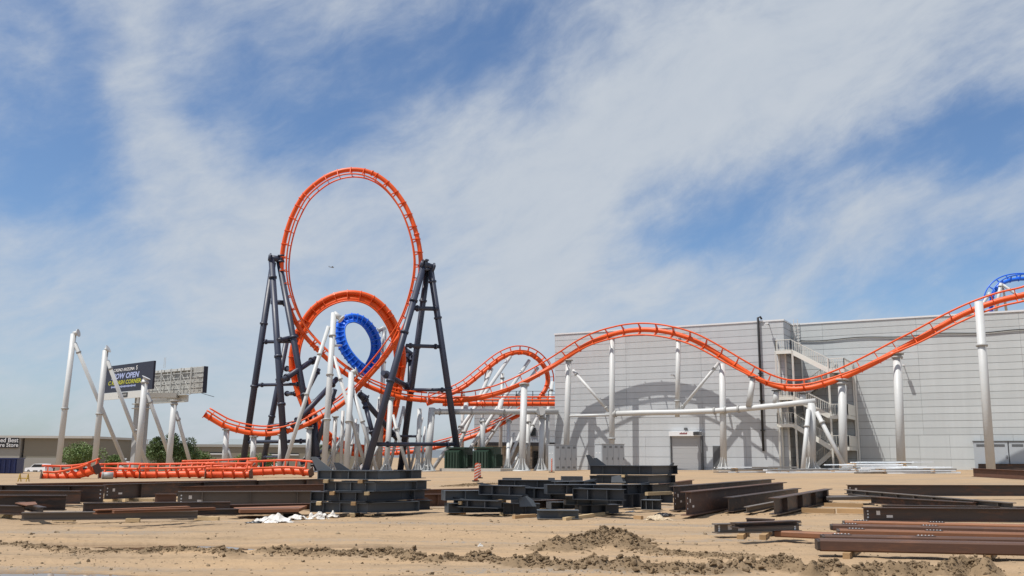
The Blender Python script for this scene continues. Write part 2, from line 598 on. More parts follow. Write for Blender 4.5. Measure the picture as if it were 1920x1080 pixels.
def build_ground():
    cols, uw = 760, 0.80
    ys = [6.5]
    while ys[-1] < 44:
        ys.append(ys[-1] * (1.0030 if 10.5 < ys[-1] < 20 else 1.0045))
    while ys[-1] < 3500:
        ys.append(ys[-1] * 1.016)
    ys = np.array(ys)
    us = np.linspace(-uw, uw, cols)
    Yg = np.repeat(ys[:, None], cols, 1)
    Xg = Yg * us[None, :]
    Z, R, pd, RUT = gfull(Xg, Yg)
    nr = len(ys)
    V = np.stack([Xg, Yg, Z], -1).reshape(-1, 3)
    ii = np.arange(nr * cols).reshape(nr, cols)
    Fq = np.stack([ii[:-1, :-1], ii[:-1, 1:], ii[1:, 1:], ii[1:, :-1]], -1).reshape(-1, 4)
    # the ground to both sides and behind the viewer
    nb = len(V)
    xo = [-260.0, -float(ys[0] * uw), float(ys[0] * uw), 260.0]
    back = [(-260, -120, 0), (260, -120, 0), (260, float(ys[0]), 0), (float(ys[0] * uw), float(ys[0]), 0), (-float(ys[0] * uw), float(ys[0]), 0), (-260, float(ys[0]), 0)]
    k325 = int(np.searchsorted(ys, 325))
    yk = float(ys[k325])
    back += [(260, yk, 0), (-260, yk, -2.1)]
    V = np.vstack([V, np.array(back, float)])
    faces = [tuple(int(a) for a in r) for r in Fq]
    me = bpy.data.meshes.new("ground")
    extra = [(nb + 0, nb + 1, nb + 2, nb + 3, nb + 4, nb + 5), (nb + 3, nb + 2, nb + 6), (nb + 4, nb + 7, nb + 5)]
    me.vertices.add(len(V))
    me.vertices.foreach_set('co', V.astype(np.float32).ravel())
    allf = [len(Fq), len(extra)]
    loops = list(Fq.ravel()) + [i for f in extra for i in f]
    me.loops.add(len(loops))
    me.loops.foreach_set('vertex_index', np.array(loops, np.int32))
    tot = np.array([4] * len(Fq) + [len(f) for f in extra], np.int32)
    st = np.concatenate([[0], np.cumsum(tot)[:-1]]).astype(np.int32)
    me.polygons.add(len(tot))
    me.polygons.foreach_set('loop_start', st)
    me.polygons.foreach_set('loop_total', tot)
    me.polygons.foreach_set('use_smooth', np.ones(len(tot), bool))
    me.update(calc_edges=True)
    me.validate()
    # how much each spot is turned-up soil, and how damp it is
    soil = np.zeros(len(V), np.float32)
    soil[:nb] = np.maximum(sstep(0.008, 0.05, R), 0.5 * np.clip(RUT, 0, 1)).ravel()
    damp = np.zeros(len(V), np.float32)
    damp[:nb] = sstep(0.0, 0.16, pd).ravel()
    for nm, arr in (("soil", soil), ("damp", damp)):
        a = me.attributes.new(nm, 'FLOAT', 'POINT')
        a.data.foreach_set('value', arr)
    m = bpy.data.materials.new("sandy_ground")
    m.use_nodes = True
    b = NB(m.node_tree)
    bs = m.node_tree.nodes['Principled BSDF']
    geo = b.node('ShaderNodeNewGeometry')
    pos = geo.outputs['Position']
    big = b.noise(pos, 0.13, 5, 0.6).outputs['Fac']
    med = b.noise(pos, 1.1, 6, 0.62).outputs['Fac']
    fine = b.noise(pos, 14.0, 6, 0.7).outputs['Fac']
    mp = b.node('ShaderNodeMapping')
    b.set(mp.inputs['Vector'], pos)
    mp.inputs['Scale'].default_value = (0.10, 0.75, 1)
    strk = b.noise(mp.outputs[0], 1.6, 6, 0.65, 0.4).outputs['Fac']
    c = b.mix(b.smooth(big, 0.35, 0.68), (0.375, 0.262, 0.158), (0.325, 0.235, 0.150))
    c = b.mix(b.smooth(strk, 0.50, 0.72), c, (0.25, 0.185, 0.122))
    c = b.mix(b.smooth(strk, 0.50, 0.30), c, (0.40, 0.275, 0.16))
    grav = b.math('MULTIPLY', b.smooth(b.noise(mp.outputs[0], 0.9, 4, 0.5).outputs['Fac'], 0.54, 0.66), b.smooth(fine, 0.40, 0.62))
    c = b.mix(b.math('MULTIPLY', grav, 0.9), c, (0.21, 0.195, 0.175))
    at = b.node('ShaderNodeAttribute', attribute_name="soil")
    ad = b.node('ShaderNodeAttribute', attribute_name="damp")
    c = b.mix(b.math('MULTIPLY', at.outputs['Fac'], b.smooth(med, 0.2, 0.7, 0.55, 1.0)), c, (0.19, 0.134, 0.080))
    c = b.mix(b.math('MULTIPLY', ad.outputs['Fac'], 0.8), c, (0.21, 0.14, 0.085))
    k = b.math('MULTIPLY_ADD', b.math('SUBTRACT', fine, 0.5), 0.55, 1.0)
    k = b.math('MULTIPLY', k, b.math('MULTIPLY_ADD', b.math('SUBTRACT', med, 0.5), 0.30, 1.0))
    c = b.mix(1.0, c, k, 'MULTIPLY')
    b.set(bs.inputs['Base Color'], c)
    b.set(bs.inputs['Roughness'], b.math('MULTIPLY_ADD', ad.outputs['Fac'], -0.35, 0.95))
    bs.inputs['Specular IOR Level'].default_value = 0.2
    bp = b.node('ShaderNodeBump')
    bp.inputs['Strength'].default_value = 0.55
    bp.inputs['Distance'].default_value = 0.03
    b.set(bp.inputs['Height'], b.math('ADD', fine, b.math('MULTIPLY', b.noise(pos, 45.0, 4, 0.6).outputs['Fac'], 0.5)))
    m.node_tree.links.new(bp.outputs[0], bs.inputs['Normal'])
    me.materials.append(m)
    ob = bpy.data.objects.new("ground", me)
    COL.objects.link(ob)
    tag(ob, "sandy construction ground with wheel tracks", None, kind="structure")
    return m


GROUND_M = build_ground()

# puddle water: sheets inside the hollows of the ground
WATER = bpy.data.materials.new("muddy_puddle_water")
WATER.use_nodes = True
_b = NB(WATER.node_tree)
_bs = WATER.node_tree.nodes['Principled BSDF']
_bs.inputs['Base Color'].default_value = (0.16, 0.105, 0.065, 1)
_bs.inputs['Roughness'].default_value = 0.03
_bs.inputs['IOR'].default_value = 1.33
for iq, ((x, y, rx, ry), lb) in enumerate(zip(PUD3, ["puddle in the bottom left corner", "long puddle behind the left soil ridge", "short puddle behind the middle soil ridge",
                                     "small puddle right of the middle ridge", "shallow wet strip behind the long ridge", "narrow puddle at the left ridge"])):
    n = 36
    mb = MB()
    mb.add([(x + 1.25 * rx * math.cos(2 * math.pi * i / n), y + 1.25 * ry * math.sin(2 * math.pi * i / n), -0.026 - 0.005 * iq) for i in range(n)], [tuple(range(n))])
    o = mb.build("puddle", WATER)
    tag(o, lb, None, kind="structure")

# clods and stones: nobody could count them
SOILM = mat("turned_up_soil", (0.19, 0.134, 0.080), 0.95, var=0.3, scale=5.0, bump=0.4, bscale=50.0, coords='World', spec=0.2)
STONEM = mat("loose_stones", (0.27, 0.205, 0.135), 0.9, var=0.35, scale=3.0, coords='World', spec=0.2)
ICO_V = []
_ph = (1 + 5 ** 0.5) / 2
for a_, b_ in ((-1, _ph), (1, _ph), (-1, -_ph), (1, -_ph)):
    ICO_V.append((a_, b_, 0))
for a_, b_ in ((-1, _ph), (1, _ph), (-1, -_ph), (1, -_ph)):
    ICO_V.append((0, a_, b_))
for a_, b_ in ((_ph, -1), (_ph, 1), (-_ph, -1), (-_ph, 1)):
    ICO_V.append((a_, 0, b_))
ICO_V = np.array(ICO_V) / math.hypot(1, _ph)
ICO_F = np.array([(0, 11, 5), (0, 5, 1), (0, 1, 7), (0, 7, 10), (0, 10, 11), (1, 5, 9), (5, 11, 4), (11, 10, 2), (10, 7, 6), (7, 1, 8),
                  (3, 9, 4), (3, 4, 2), (3, 2, 6), (3, 6, 8), (3, 8, 9), (4, 9, 5), (2, 4, 11), (6, 2, 10), (8, 6, 7), (9, 8, 1)])


def scatter(name, label, xs, ys, sizes, material, sink=0.3):
    zs = gfull(np.array(xs), np.array(ys))[0]
    n = len(xs)
    jit = rng.uniform(0.45, 1.45, (n, 12, 1))
    sc = np.stack([rng.uniform(0.8, 1.4, n), rng.uniform(0.7, 1.2, n), rng.uniform(0.5, 1.0, n)], -1)[:, None, :]
    ang = rng.uniform(0, 2 * math.pi, n)
    V = ICO_V[None] * jit * sc * np.array(sizes)[:, None, None]
    ca, sa = np.cos(ang)[:, None], np.sin(ang)[:, None]
    V = np.stack([V[..., 0] * ca - V[..., 1] * sa, V[..., 0] * sa + V[..., 1] * ca, V[..., 2]], -1)
    V += np.stack([xs, ys, zs + np.array(sizes) * sink], -1)[:, None, :]
    Fc = (ICO_F[None] + 12 * np.arange(n)[:, None, None]).reshape(-1, 3)
    me = bpy.data.meshes.new(name)
    me.from_pydata(V.reshape(-1, 3).tolist(), [], Fc.tolist())
    me.materials.append(material)
    o = bpy.data.objects.new(name, me)
    COL.objects.link(o)
    tag(o, label, None, kind="stuff")


xs, ys, sz = [], [], []
for q, hw, hh in RIDGE3:
    for (x0, y0), (x1, y1) in zip(q[:-1], q[1:]):
        L = math.hypot(x1 - x0, y1 - y0)
        for _ in range(int(L * 420 * (hw / 0.2))):
            t = random.random()
            xs.append(x0 + (x1 - x0) * t + random.gauss(0, hw * 0.75))
            ys.append(y0 + (y1 - y0) * t + random.gauss(0, hw * 0.75))
            sz.append(min(0.052, 0.0068 * math.exp(abs(random.gauss(0, 0.8)))) * (1.0 if hh > 0.1 else 0.7))
scatter("soil_clods", "dark clods of turned-up soil along the ridges", np.array(xs), np.array(ys), np.array(sz), SOILM)
xs, ys, sz = [], [], []
for _ in range(9000):
    y = 11.5 * math.exp(random.random() * 1.15)
    x = random.uniform(-0.62, 0.62) * y
    if float(fbm(np.array([x * 0.3]), np.array([y * 0.6]), 3, 71)[0]) < random.uniform(0.3, 0.62):
        continue
    xs.append(x)
    ys.append(y)
    sz.append(min(0.05, 0.0050 * math.exp(abs(random.gauss(0, 0.75)))))
scatter("loose_stones", "small stones strewn over the sand", np.array(xs), np.array(ys), np.array(sz), STONEM)

# far low hills on the horizon
HILLM = mat("hazy_hills", (0.13, 0.15, 0.17), 0.95, var=0.1, scale=0.004)
mb = MB()
npt = 120
vs = []
for i in range(npt):
    x = -2600 + 5200 * i / (npt - 1)
    h = 8 + 26 * float(fbm(np.array([i * 0.11]), np.array([3.0]), 4, 81)[0])
    vs += [(x, 3000, -3), (x, 3050 + 10 * h, h), (x, 3500, -3)]
fs = []
for i in range(npt - 1):
    a, b_ = 3 * i, 3 * i + 3
    fs += [(a, b_, b_ + 1, a + 1), (a + 1, b_ + 1, b_ + 2, a + 2)]
mb.add(vs, fs, True)
tag(mb.build("hills", HILLM), "low hills on the horizon", None, kind="structure")

# ------------------------------------------------------------------ the large grey building
TH = math.radians(28.5)
WU = Vector((math.cos(TH), -math.sin(TH), 0))          # along the wall, left to right
WN = Vector((-math.sin(TH), -math.cos(TH), 0))         # out of the wall
_p0 = P(1040.5, 870, 103.5)
W1 = Vector((_p0.x, _p0.y, 0))


def on_wall(px, py, out, org=None):
    """where the view through a pixel meets a plane parallel to the wall, as (s, z, point)"""
    o = (org or W1) + WN * out
    d = raydir(px, py)
    t = (o - CAM).dot(WN) / d.dot(WN)
    p = CAM + d * t
    return (p - W1).dot(WU), p.z, p


S1 = on_wall(1473, 700, 0)[0]
Z1 = on_wall(1473, 600, 0)[1]
BACK = -3.4                                            # the second wall stands this far back
S2a = S1 - 0.05
S2b = on_wall(1990, 700, BACK)[0] + 9.0
Z2 = on_wall(1700, 596, BACK)[1]
bld = empty("grey_warehouse_building", (W1.x, W1.y, 0.0), "large pale grey panelled building behind the orange hill track", "building")


def wp(s, z, out=0.0):
    v = W1 + WU * s + WN * out
    v.z = z
    return v


def wbox(mb, s0, s1, z0, z1, o0, o1):
    return mb.obox(wp((s0 + s1) / 2, (z0 + z1) / 2, (o0 + o1) / 2), WU * (s1 - s0) / 2, WN * (o1 - o0) / 2, Vector((0, 0, (z1 - z0) / 2)))


# cores (recessed, seen as the joints between panels)
mb = MB()
wbox(mb, 0.06, S1 - 0.06, -1.0, Z1 - 0.05, -0.05 - 16, -0.05)
mb.build("wall_core", JOINT, bld)
mb = MB()
wbox(mb, S1, S2b - 0.06, -1.0, Z2 - 0.05, BACK - 0.05 - 16, BACK - 0.05)
mb.build("wall_core", JOINT, bld)


def panel_grid(s_edges, z_edges, out, material, parent, side=None):
    for i in range(len(s_edges) - 1):
        for j in range(len(z_edges) - 1):
            s0, s1, z0, z1 = s_edges[i] + 0.008, s_edges[i + 1] - 0.008, z_edges[j] + 0.017, z_edges[j + 1] - 0.017
            mb = MB()
            jo = random.uniform(-0.004, 0.004)
            wbox(mb, s0, s1, z0, z1, out - 0.045, out + jo)
            mb.build("panel", material, parent)


def edges(a, b, step, off=0.0):
    e = [a]
    s = a + off if off else a + step
    while s < b - 0.4:
        e.append(s)
        s += step
    return e + [b]


ZL = 3.75
sj1 = on_wall(1174, 700, 0)[0]
sj2 = on_wall(1315, 700, 0)[0]
rows1 = list(np.linspace(ZL, Z1 - 0.06, 18))
panel_grid([0, sj1, sj2, S1], rows1, 0.0, PANEL, bld)
rowsL = [-0.6, 0.25 + 0.4, 1.7, 2.74, ZL]
panel_grid(edges(0, S1, 2.62), rowsL, 0.0, PANEL, bld)
rows2 = list(np.linspace(ZL + 0.12, Z2 - 0.06, 18))
sk = on_wall(1724, 700, BACK)[0]
panel_grid([S2a, sk - 8.7, sk, sk + 8.7, S2b], rows2, BACK, PANEL2, bld)
panel_grid(edges(S2a, S2b, 2.62, 0.9), [-0.6, 0.55, 1.65, 2.75, ZL + 0.12], BACK, PANEL2, bld)
# end walls: the left end and the return at the step
for s0, sgn, zt, o_a, o_b in ((0.0, -1, Z1 - 0.06, -15.9, 0.0), (S1, 1, Z1 - 0.06, BACK - 2.0, 0.0)):
    zr = rowsL[:-1] + rows1
    for j in range(len(zr) - 1):
        mb = MB()
        a, b_ = (s0 + 0.06, s0 + 0.001) if sgn < 0 else (s0 - 0.06, s0 - 0.001)
        lo, hi = min(a, b_), max(a, b_)
        wbox(mb, lo - 0.0, hi, zr[j] + 0.024, zr[j + 1] - 0.024, o_a, o_b - 0.05)
        mb.build("panel", PANEL, bld)
# parapet caps
mb = MB()
wbox(mb, -0.06, S1 + 0.08, Z1 - 0.06, Z1 + 0.10, -16.1, 0.07)
mb.build("parapet_cap", CAPW, bld)
mb = MB()
wbox(mb, S1 + 0.085, S2b + 0.05, Z2 - 0.06, Z2 + 0.10, BACK - 16.1, BACK + 0.07)
mb.build("parapet_cap", CAPW, bld)
# drain pipe with brackets
sp, zt, _ = on_wall(1421, 600, 0.25)
_, zb, _ = on_wall(1427, 846, 0.25)
mb = MB()
mb.tube([wp(sp, zb, 0.22), wp(sp, zt + 0.25, 0.22), wp(sp + 0.25, zt + 0.3, 0.22), wp(sp + 0.32, zt + 0.1, 0.05)], 0.11, 10)
dp = mb.build("downpipe", PIPEB, bld)
for zz in (zb + 2.0, zb + 4.9, zb + 7.6):
    mb = MB()
    wbox(mb, sp - 0.2, sp + 0.2, zz - 0.06, zz + 0.06, 0.0, 0.30)
    mb.build("bracket", PIPEB, dp)


def wall_light(px, py, out):
    s, z, _ = on_wall(px, py, out + 0.5)
    m1 = MB()
    m1.tube([wp(s, z, out), wp(s, z, out + 0.62)], 0.04, 8)
    o = m1.build("lamp_arm", PIPEB, bld)
    m2 = MB()
    wbox(m2, s - 0.16, s + 0.16, z - 0.02, z + 0.10, out + 0.55, out + 1.05)
    m2.build("lamp_head", CAPW, o)


wall_light(1440, 608, 0.0)
wall_light(1262, 704, 0.0)
wall_light(1694, 686, BACK)
# service cable sagging along the second wall
pts = []
for i in range(41):
    t = i / 40
    px = 1500 + t * 500
    s, z, _ = on_wall(px, 639 - 24 * t + 1.5 * math.sin(t * 21), BACK + 0.1)
    pts.append(wp(s, z, BACK + 0.09))
mb = MB()
mb.tube(pts, 0.055, 6)
mb.build("cable", PIPEB, bld)
# freight door with hood
s0, _, _ = on_wall(1257, 850, 0.3)
s1, _, _ = on_wall(1316, 850, 0.3)
zb = g(wp(s0, 0).x, wp(s0, 0).y) - 0.1
zt = on_wall(1285, 817.5, 0.3)[1]
zh = on_wall(1285, 809, 0.3)[1]
fd = MB()
for k in range(14):
    za, zc = zb + (zt - zb) * k / 14, zb + (zt - zb) * (k + 1) / 14
    wbox(fd, s0 + 0.08, s1 - 0.08, za + 0.004, zc - 0.004, 0.0, 0.10 + 0.006 * (k % 2))
door = fd.build("freight_door", DOORM, bld)
for sa, sb, mm in ((s0 - 0.02, s0 + 0.08, CABD), (s1 - 0.08, s1 + 0.08, CABD)):
    mb = MB()
    wbox(mb, sa, sb, zb, zt, 0.0, 0.42 if sa > s0 else 0.25)
    mb.build("door_jamb", mm, door)
mb = MB()
wbox(mb, s0 - 0.05, s1 + 0.02, zt, zh, 0.0, 0.50)
hd = mb.build("door_hood", CAPW, door)
mb = MB()
wbox(mb, s1 - 0.75, s1 + 0.12, zt + 0.08, zh - 0.06, 0.505, 0.60)
mb.build("door_motor", CABD, hd)
for k in range(9):
    mb = MB()
    wbox(mb, s0 + 1.1 + k * 0.09, s0 + 1.17 + k * 0.09, zt + 0.17, zt + 0.30 + 0.03 * (k % 3), 0.50, 0.512)
    mb.build("hood_lettering", BBRED, hd)
mb = MB()
sx, zx, _ = on_wall(1285, 804, 0.2)
wbox(mb, sx - 0.16, sx + 0.16, zx - 0.11, zx + 0.11, 0.0, 0.16)
mb.build("door_alarm", CABD, bld)
# dark side door by the flared column
sa, za, _ = on_wall(1336, 836, 0.1)
mb = MB()
wbox(mb, sa, sa + 1.15, zb, za, 0.0, 0.07)
dk = mb.build("service_door", CABD, bld)
mb = MB()
wbox(mb, sa + 0.95, sa + 1.05, zb + 1.0, zb + 1.15, 0.07, 0.13)
mb.build("handle", CAPW, dk)
# roof ladder at the step
sl, zl0, _ = on_wall(1487, 640, BACK + 0.3)
lad = MB()
for ds in (-0.2, 0.2):
    lad.bar(wp(S1 + 0.55 + ds, Z2 - 3.6, BACK + 0.25), wp(S1 + 0.55 + ds, Z2 + 0.5, BACK + 0.25), 0.05, 0.05)
for k in range(13):
    lad.bar(wp(S1 + 0.35, Z2 - 3.5 + 0.3 * k, BACK + 0.25), wp(S1 + 0.75, Z2 - 3.5 + 0.3 * k, BACK + 0.25), 0.03, 0.03)
lad.build("roof_ladder", BARRW, bld)

# wall cabinets on the right
for k, (pa, pb, zt_py) in enumerate(((1826, 1891, 828), (1892.5, 1960, 828))):
    sa = on_wall(pa, 850, BACK + 0.7)[0]
    sb = on_wall(pb, 850, BACK + 0.7)[0]
    zt = on_wall(1850, zt_py, BACK + 0.7)[1]
    zb_ = g(wp(sa, 0).x, wp(sa, 0).y) - 0.1
    r = empty("electrical_cabinet", wp(sa, zb_, BACK + 0.7), ["grey wall cabinet behind the rightmost tall white column", "grey wall cabinet cut by the right edge of the picture"][k], "cabinet", "wall cabinets")
    mb = MB()
    wbox(mb, sa, sb, zb_, zt, BACK + 0.02, BACK + 0.65)
    mb.build("cabinet_body", CABG, r)
    nd = 2
    for i in range(nd):
        a, b_ = sa + (sb - sa) * i / nd, sa + (sb - sa) * (i + 1) / nd
        mb = MB()
        wbox(mb, a + 0.03, b_ - 0.03, zb_ + 0.08, zt - 0.06, BACK + 0.65, BACK + 0.685)
        dr = mb.build("cabinet_door", CABG, r)
        for z0 in (zb_ + 0.2, zt - 0.45):
            mb = MB()
            for q in range(4):
                wbox(mb, a + 0.25, b_ - 0.25, z0 + q * 0.06, z0 + q * 0.06 + 0.035, BACK + 0.685, BACK + 0.70)
            mb.build("louvre", CABD, dr)
        mb = MB()
        wbox(mb, b_ - 0.16, b_ - 0.11, zb_ + 1.1, zb_ + 1.45, BACK + 0.685, BACK + 0.73)
        mb.build("handle", CABD, dr)
    mb = MB()
    wbox(mb, sa - 0.04, sb + 0.04, zt, zt + 0.07, BACK + 0.02, BACK + 0.74)
    mb.build("cabinet_lid", CABD, r)

# ------------------------------------------------------------------ entrance wing behind, left of the grey building
YW = 126.0
wing = empty("entrance_wing", PX(960, YW), "low grey wing with black fascia and stone base between the white columns", "building")
a, b_ = P(888, 860, YW), P(1060, 860, YW)
zt = P(960, 741, YW).z
zf0, zf1 = P(960, 836, YW).z, P(960, 829.5, YW).z
gz = g(a.x, YW) - 0.3
rows = np.linspace(zf1, zt, 9)
cuts = np.linspace(a.x, b_.x, 4)
for i in range(3):
    for j in range(8):
        mb = MB()
        mb.obox(((cuts[i] + cuts[i + 1]) / 2, YW + 0.25, (rows[j] + rows[j + 1]) / 2), ((cuts[i + 1] - cuts[i]) / 2 - 0.012, 0, 0), (0, 0.05, 0), (0, 0, (rows[j + 1] - rows[j]) / 2 - 0.02))
        mb.build("panel", PANEL, wing)
mb = MB()
mb.obox(((a.x + b_.x) / 2, YW + 4.3, (gz + zt) / 2), ((b_.x - a.x) / 2 - 0.02, 0, 0), (0, 4.0, 0), (0, 0, (zt - gz) / 2 - 0.02))
mb.build("wall_core", JOINT, wing)
mb = MB()
mb.obox(((a.x + b_.x) / 2, YW - 0.55, (zf0 + zf1) / 2), ((b_.x - a.x) / 2 + 0.2, 0, 0), (0, 0.75, 0), (0, 0, (zf1 - zf0) / 2))
mb.build("canopy_fascia", PIPEB, wing)
STONE = [mat("stone_a", (0.36, 0.33, 0.28), 0.9, var=0.15), mat("stone_b", (0.27, 0.25, 0.22), 0.9, var=0.15), mat("stone_c", (0.43, 0.39, 0.32), 0.9, var=0.15)]
st_me = {}
for pa, pb in ((889, 902), (938, 958), (990, 998)):
    xa, xb = P(pa, 860, YW).x, P(pb, 860, YW).x
    z = gz
    while z < zf0 - 0.1:
        hrow = random.choice((0.22, 0.28, 0.34))
        x = xa
        while x < xb - 0.05:
            wl = min(random.uniform(0.35, 0.8), xb - x)
            mb = MB()
            mb.obox((x + wl / 2, YW + 0.16 + random.uniform(-0.02, 0.02), z + hrow / 2), (wl / 2 - 0.012, 0, 0), (0, 0.10, 0), (0, 0, hrow / 2 - 0.012))
            mb.build("stone", random.choice(STONE), wing)
            x += wl
        z += hrow
for nm, pa, pb, ya, yb in (("entrance_door", 1000, 1010, 846, 880), ("window", 995, 1004, 802, 817), ("window", 1012, 1020, 846, 874)):
    p0, p1 = P(pa, yb, YW), P(pb, ya, YW)
    mb = MB()
    mb.obox(((p0.x + p1.x) / 2, YW + 0.16, (p0.z + p1.z) / 2), ((p1.x - p0.x) / 2, 0, 0), (0, 0.06, 0), (0, 0, (p1.z - p0.z) / 2))
    fr = mb.build(nm, GLASS, wing)
    mb = MB()
    for q in (p0.x, p1.x):
        mb.obox((q, YW + 0.12, (p0.z + p1.z) / 2), (0.05, 0, 0), (0, 0.06, 0), (0, 0, (p1.z - p0.z) / 2))
    mb.build("frame", PIPEB, fr)
# platform railing beside the station track
YR = 110.0
rl = empty("platform_railing", P(932, 748, YR), "black platform railing above the straight orange station track", "railing")
xa, xb = P(932, 740, YR).x, P(1046, 740, YR).x
for py in (733.5, 740):
    mb = MB()
    mb.bar(P(932, py, YR), P(1046, py, YR), 0.05, 0.05)
    mb.build("rail", PIPEB, rl)
for px in (938, 968, 999, 1029):
    mb = MB()
    mb.bar(P(px, 749, YR), P(px, 733, YR), 0.09, 0.09)
    mb.build("post", PIPEB, rl)
mb = MB()
p0, p1 = P(932, 750, YR), P(1046, 750, YR)
mb.obox(((p0.x + p1.x) / 2, YR + 0.8, p0.z - 0.1), ((p1.x - p0.x) / 2, 0, 0), (0, 1.0, 0), (0, 0, 0.12))
mb.build("walkway", STAIRD, rl)

# ------------------------------------------------------------------ outside stair
OUTF, OUTB = 0.95, BACK + 0.08
stair = empty("fire_stair", wp(S1, g(wp(S1, 0).x, wp(S1, 0).y), OUTF), "cream steel outside stair zigzagging up the grey building", "staircase")
LAND = {}


def sz(px, py, out=OUTF):
    s, z, _ = on_wall(px, py, out)
    return s, z


def rail_run(a, b, parent, name="railing", h=1.05, step=0.20, mid=True):
    """posts, balusters and top rail between two floor points"""
    a, b = Vector(a), Vector(b)
    up = Vector((0, 0, h))
    m = MB()
    m.bar(a + up, b + up, 0.055, 0.055)
    m.bar(a + Vector((0, 0, 0.1)), b + Vector((0, 0, 0.1)), 0.04, 0.04)
    n = max(2, int((b - a).length / step))
    for i in range(n + 1):
        p = a.lerp(b, i / n)
        th = 0.06 if i % 7 == 0 or i == n else 0.03
        m.bar(p + Vector((0, 0, 0.02)), p + up, th, th)
    return m.build(name, STAIRM, parent)


def landing(pa, pb, py, front=True, solid_end=False):
    s0, z = sz(pa, py)
    s1, _ = sz(pb, py)
    m = MB()
    if s0 < S1:
        wbox(m, s0, S1 - 0.002, z - 0.05, z, 0.02, OUTF)
        if s1 > S1 + 0.1:
            wbox(m, S1 + 0.002, s1, z - 0.05, z, OUTB, OUTF)
    else:
        wbox(m, s0, s1, z - 0.05, z, OUTB, OUTF)
    ld = m.build("landing", STAIRD, stair)
    m = MB()
    wbox(m, s0 - 0.03, s1 + 0.03, z - 0.32, z + 0.02, OUTF + 0.003, OUTF + 0.07)
    wbox(m, s0 - 0.07, s0 - 0.003, z - 0.32, z + 0.02, 0.02 if s0 < S1 else OUTB, OUTF)
    wbox(m, s1 + 0.003, s1 + 0.07, z - 0.32, z + 0.02, 0.02 if s1 < S1 else OUTB, OUTF)
    m.build("edge_beam", STAIRM, ld)
    return s0, s1, z, ld


def flight(sa, za, sb, zb, o0, o1):
    m = MB()
    for o in (o0, o1):
        m.bar(wp(sa, za - 0.15, o), wp(sb, zb - 0.15, o), 0.07, 0.42)
    fl = m.build("flight", STAIRM, stair)
    n = max(4, int(abs(za - zb) / 0.18))
    m = MB()
    for i in range(n):
        t = (i + 0.5) / n
        s, z = sa + (sb - sa) * t, za + (zb - za) * t
        wbox(m, s - 0.15, s + 0.15, z - 0.19, z, min(o0, o1) + 0.04, max(o0, o1) - 0.04)
    m.build("tread", STAIRD, fl)
    for o in (o0, o1):
        rail_run(wp(sa, za, o), wp(sb, zb, o), fl)


OM = (OUTF + OUTB) / 2
L1 = landing(1454, 1483, 658)
R1 = landing(1555, 1583, 693)
L2 = landing(1458, 1486, 744)
R2 = landing(1558, 1590, 779)
L3 = landing(1458, 1488, 795)
R3 = landing(1560, 1592, 838)
for (lf, rt) in ((L1, R1), (L2, R2), (L3, R3)):
    flight(lf[1], lf[2], rt[0], rt[2], OUTF, OM + 0.08)
flight(R1[0], R1[2], L2[1], L2[2], OM - 0.08, OUTB)
flight(R2[0], R2[2], L3[1], L3[2], OM - 0.08, OUTB)
zg = g(wp(S1 + 2, 0).x, wp(S1 + 2, 0).y)
flight(R3[0], R3[2], L3[1] + 0.9, zg + 0.05, OM - 0.08, OUTB)
for ld in (L1, L2, L3):
    rail_run(wp(ld[0], ld[2], OUTF), wp(ld[1], ld[2], OUTF), ld[3])
    rail_run(wp(ld[0], ld[2], OUTF), wp(ld[0], ld[2], 0.1), ld[3])
for i, ld in enumerate((R1, R2, R3)):
    rail_run(wp(ld[0], ld[2], OUTF), wp(ld[1], ld[2], OUTF), ld[3])
    rail_run(wp(ld[1], ld[2], OUTF), wp(ld[1], ld[2], OUTB), ld[3])
    if i:
        m = MB()
        wbox(m, ld[1] + 0.075, ld[1] + 0.09, ld[2] + 0.05, ld[2] + 1.05, OUTB, OUTF)
        m.build("guard_panel", STAIRM, ld[3])
for s, o, top in ((L1[0], OUTF, L1[2]), (L1[1] + 0.12, OUTF, L1[2]), (L1[0] + 0.1, 0.12, L1[2]), (R1[0] - 0.1, OUTF, R1[2] + 1.0), (R1[1] + 0.1, OUTB, R1[2] + 1.0),
                  (R2[1] + 0.18, OUTB, R1[2]), (L1[1] + 0.12, OUTB, L1[2]), (L1[1] - 0.75, 0.12, L1[2])):
    m = MB()
    b0 = wp(s, 0, o)
    b0.z = g(b0.x, b0.y) - 0.2
    m.bar(b0, wp(s, top - 0.02, o), 0.15, 0.15)
    m.build("post", STAIRM, stair)

# ------------------------------------------------------------------ coaster track
RS, RR, GA, RU = 0.25, 0.085, 0.60, 0.66


def tie_mesh(name, material, wide=0.075):
    poly = [(-GA - 0.03, RU - 0.06), (-0.33, -0.14), (0, -0.33), (0.33, -0.14), (GA + 0.03, RU - 0.06), (GA - 0.07, RU + 0.02), (0.20, 0.30), (-0.20, 0.30), (-GA + 0.07, RU + 0.02)]
    m = MB()
    m.prism(poly, (0, 0, 0), (1, 0, 0), (0, 1, 0), (0, 0, 1), wide)
    me = m.mesh(name)
    me.materials.append(material)
    return me


TIE_O, TIE_OD, TIE_B = tie_mesh("cross_tie", ORANGE), tie_mesh("cross_tie", ORANGE_D), tie_mesh("cross_tie", BLUE, 0.09)


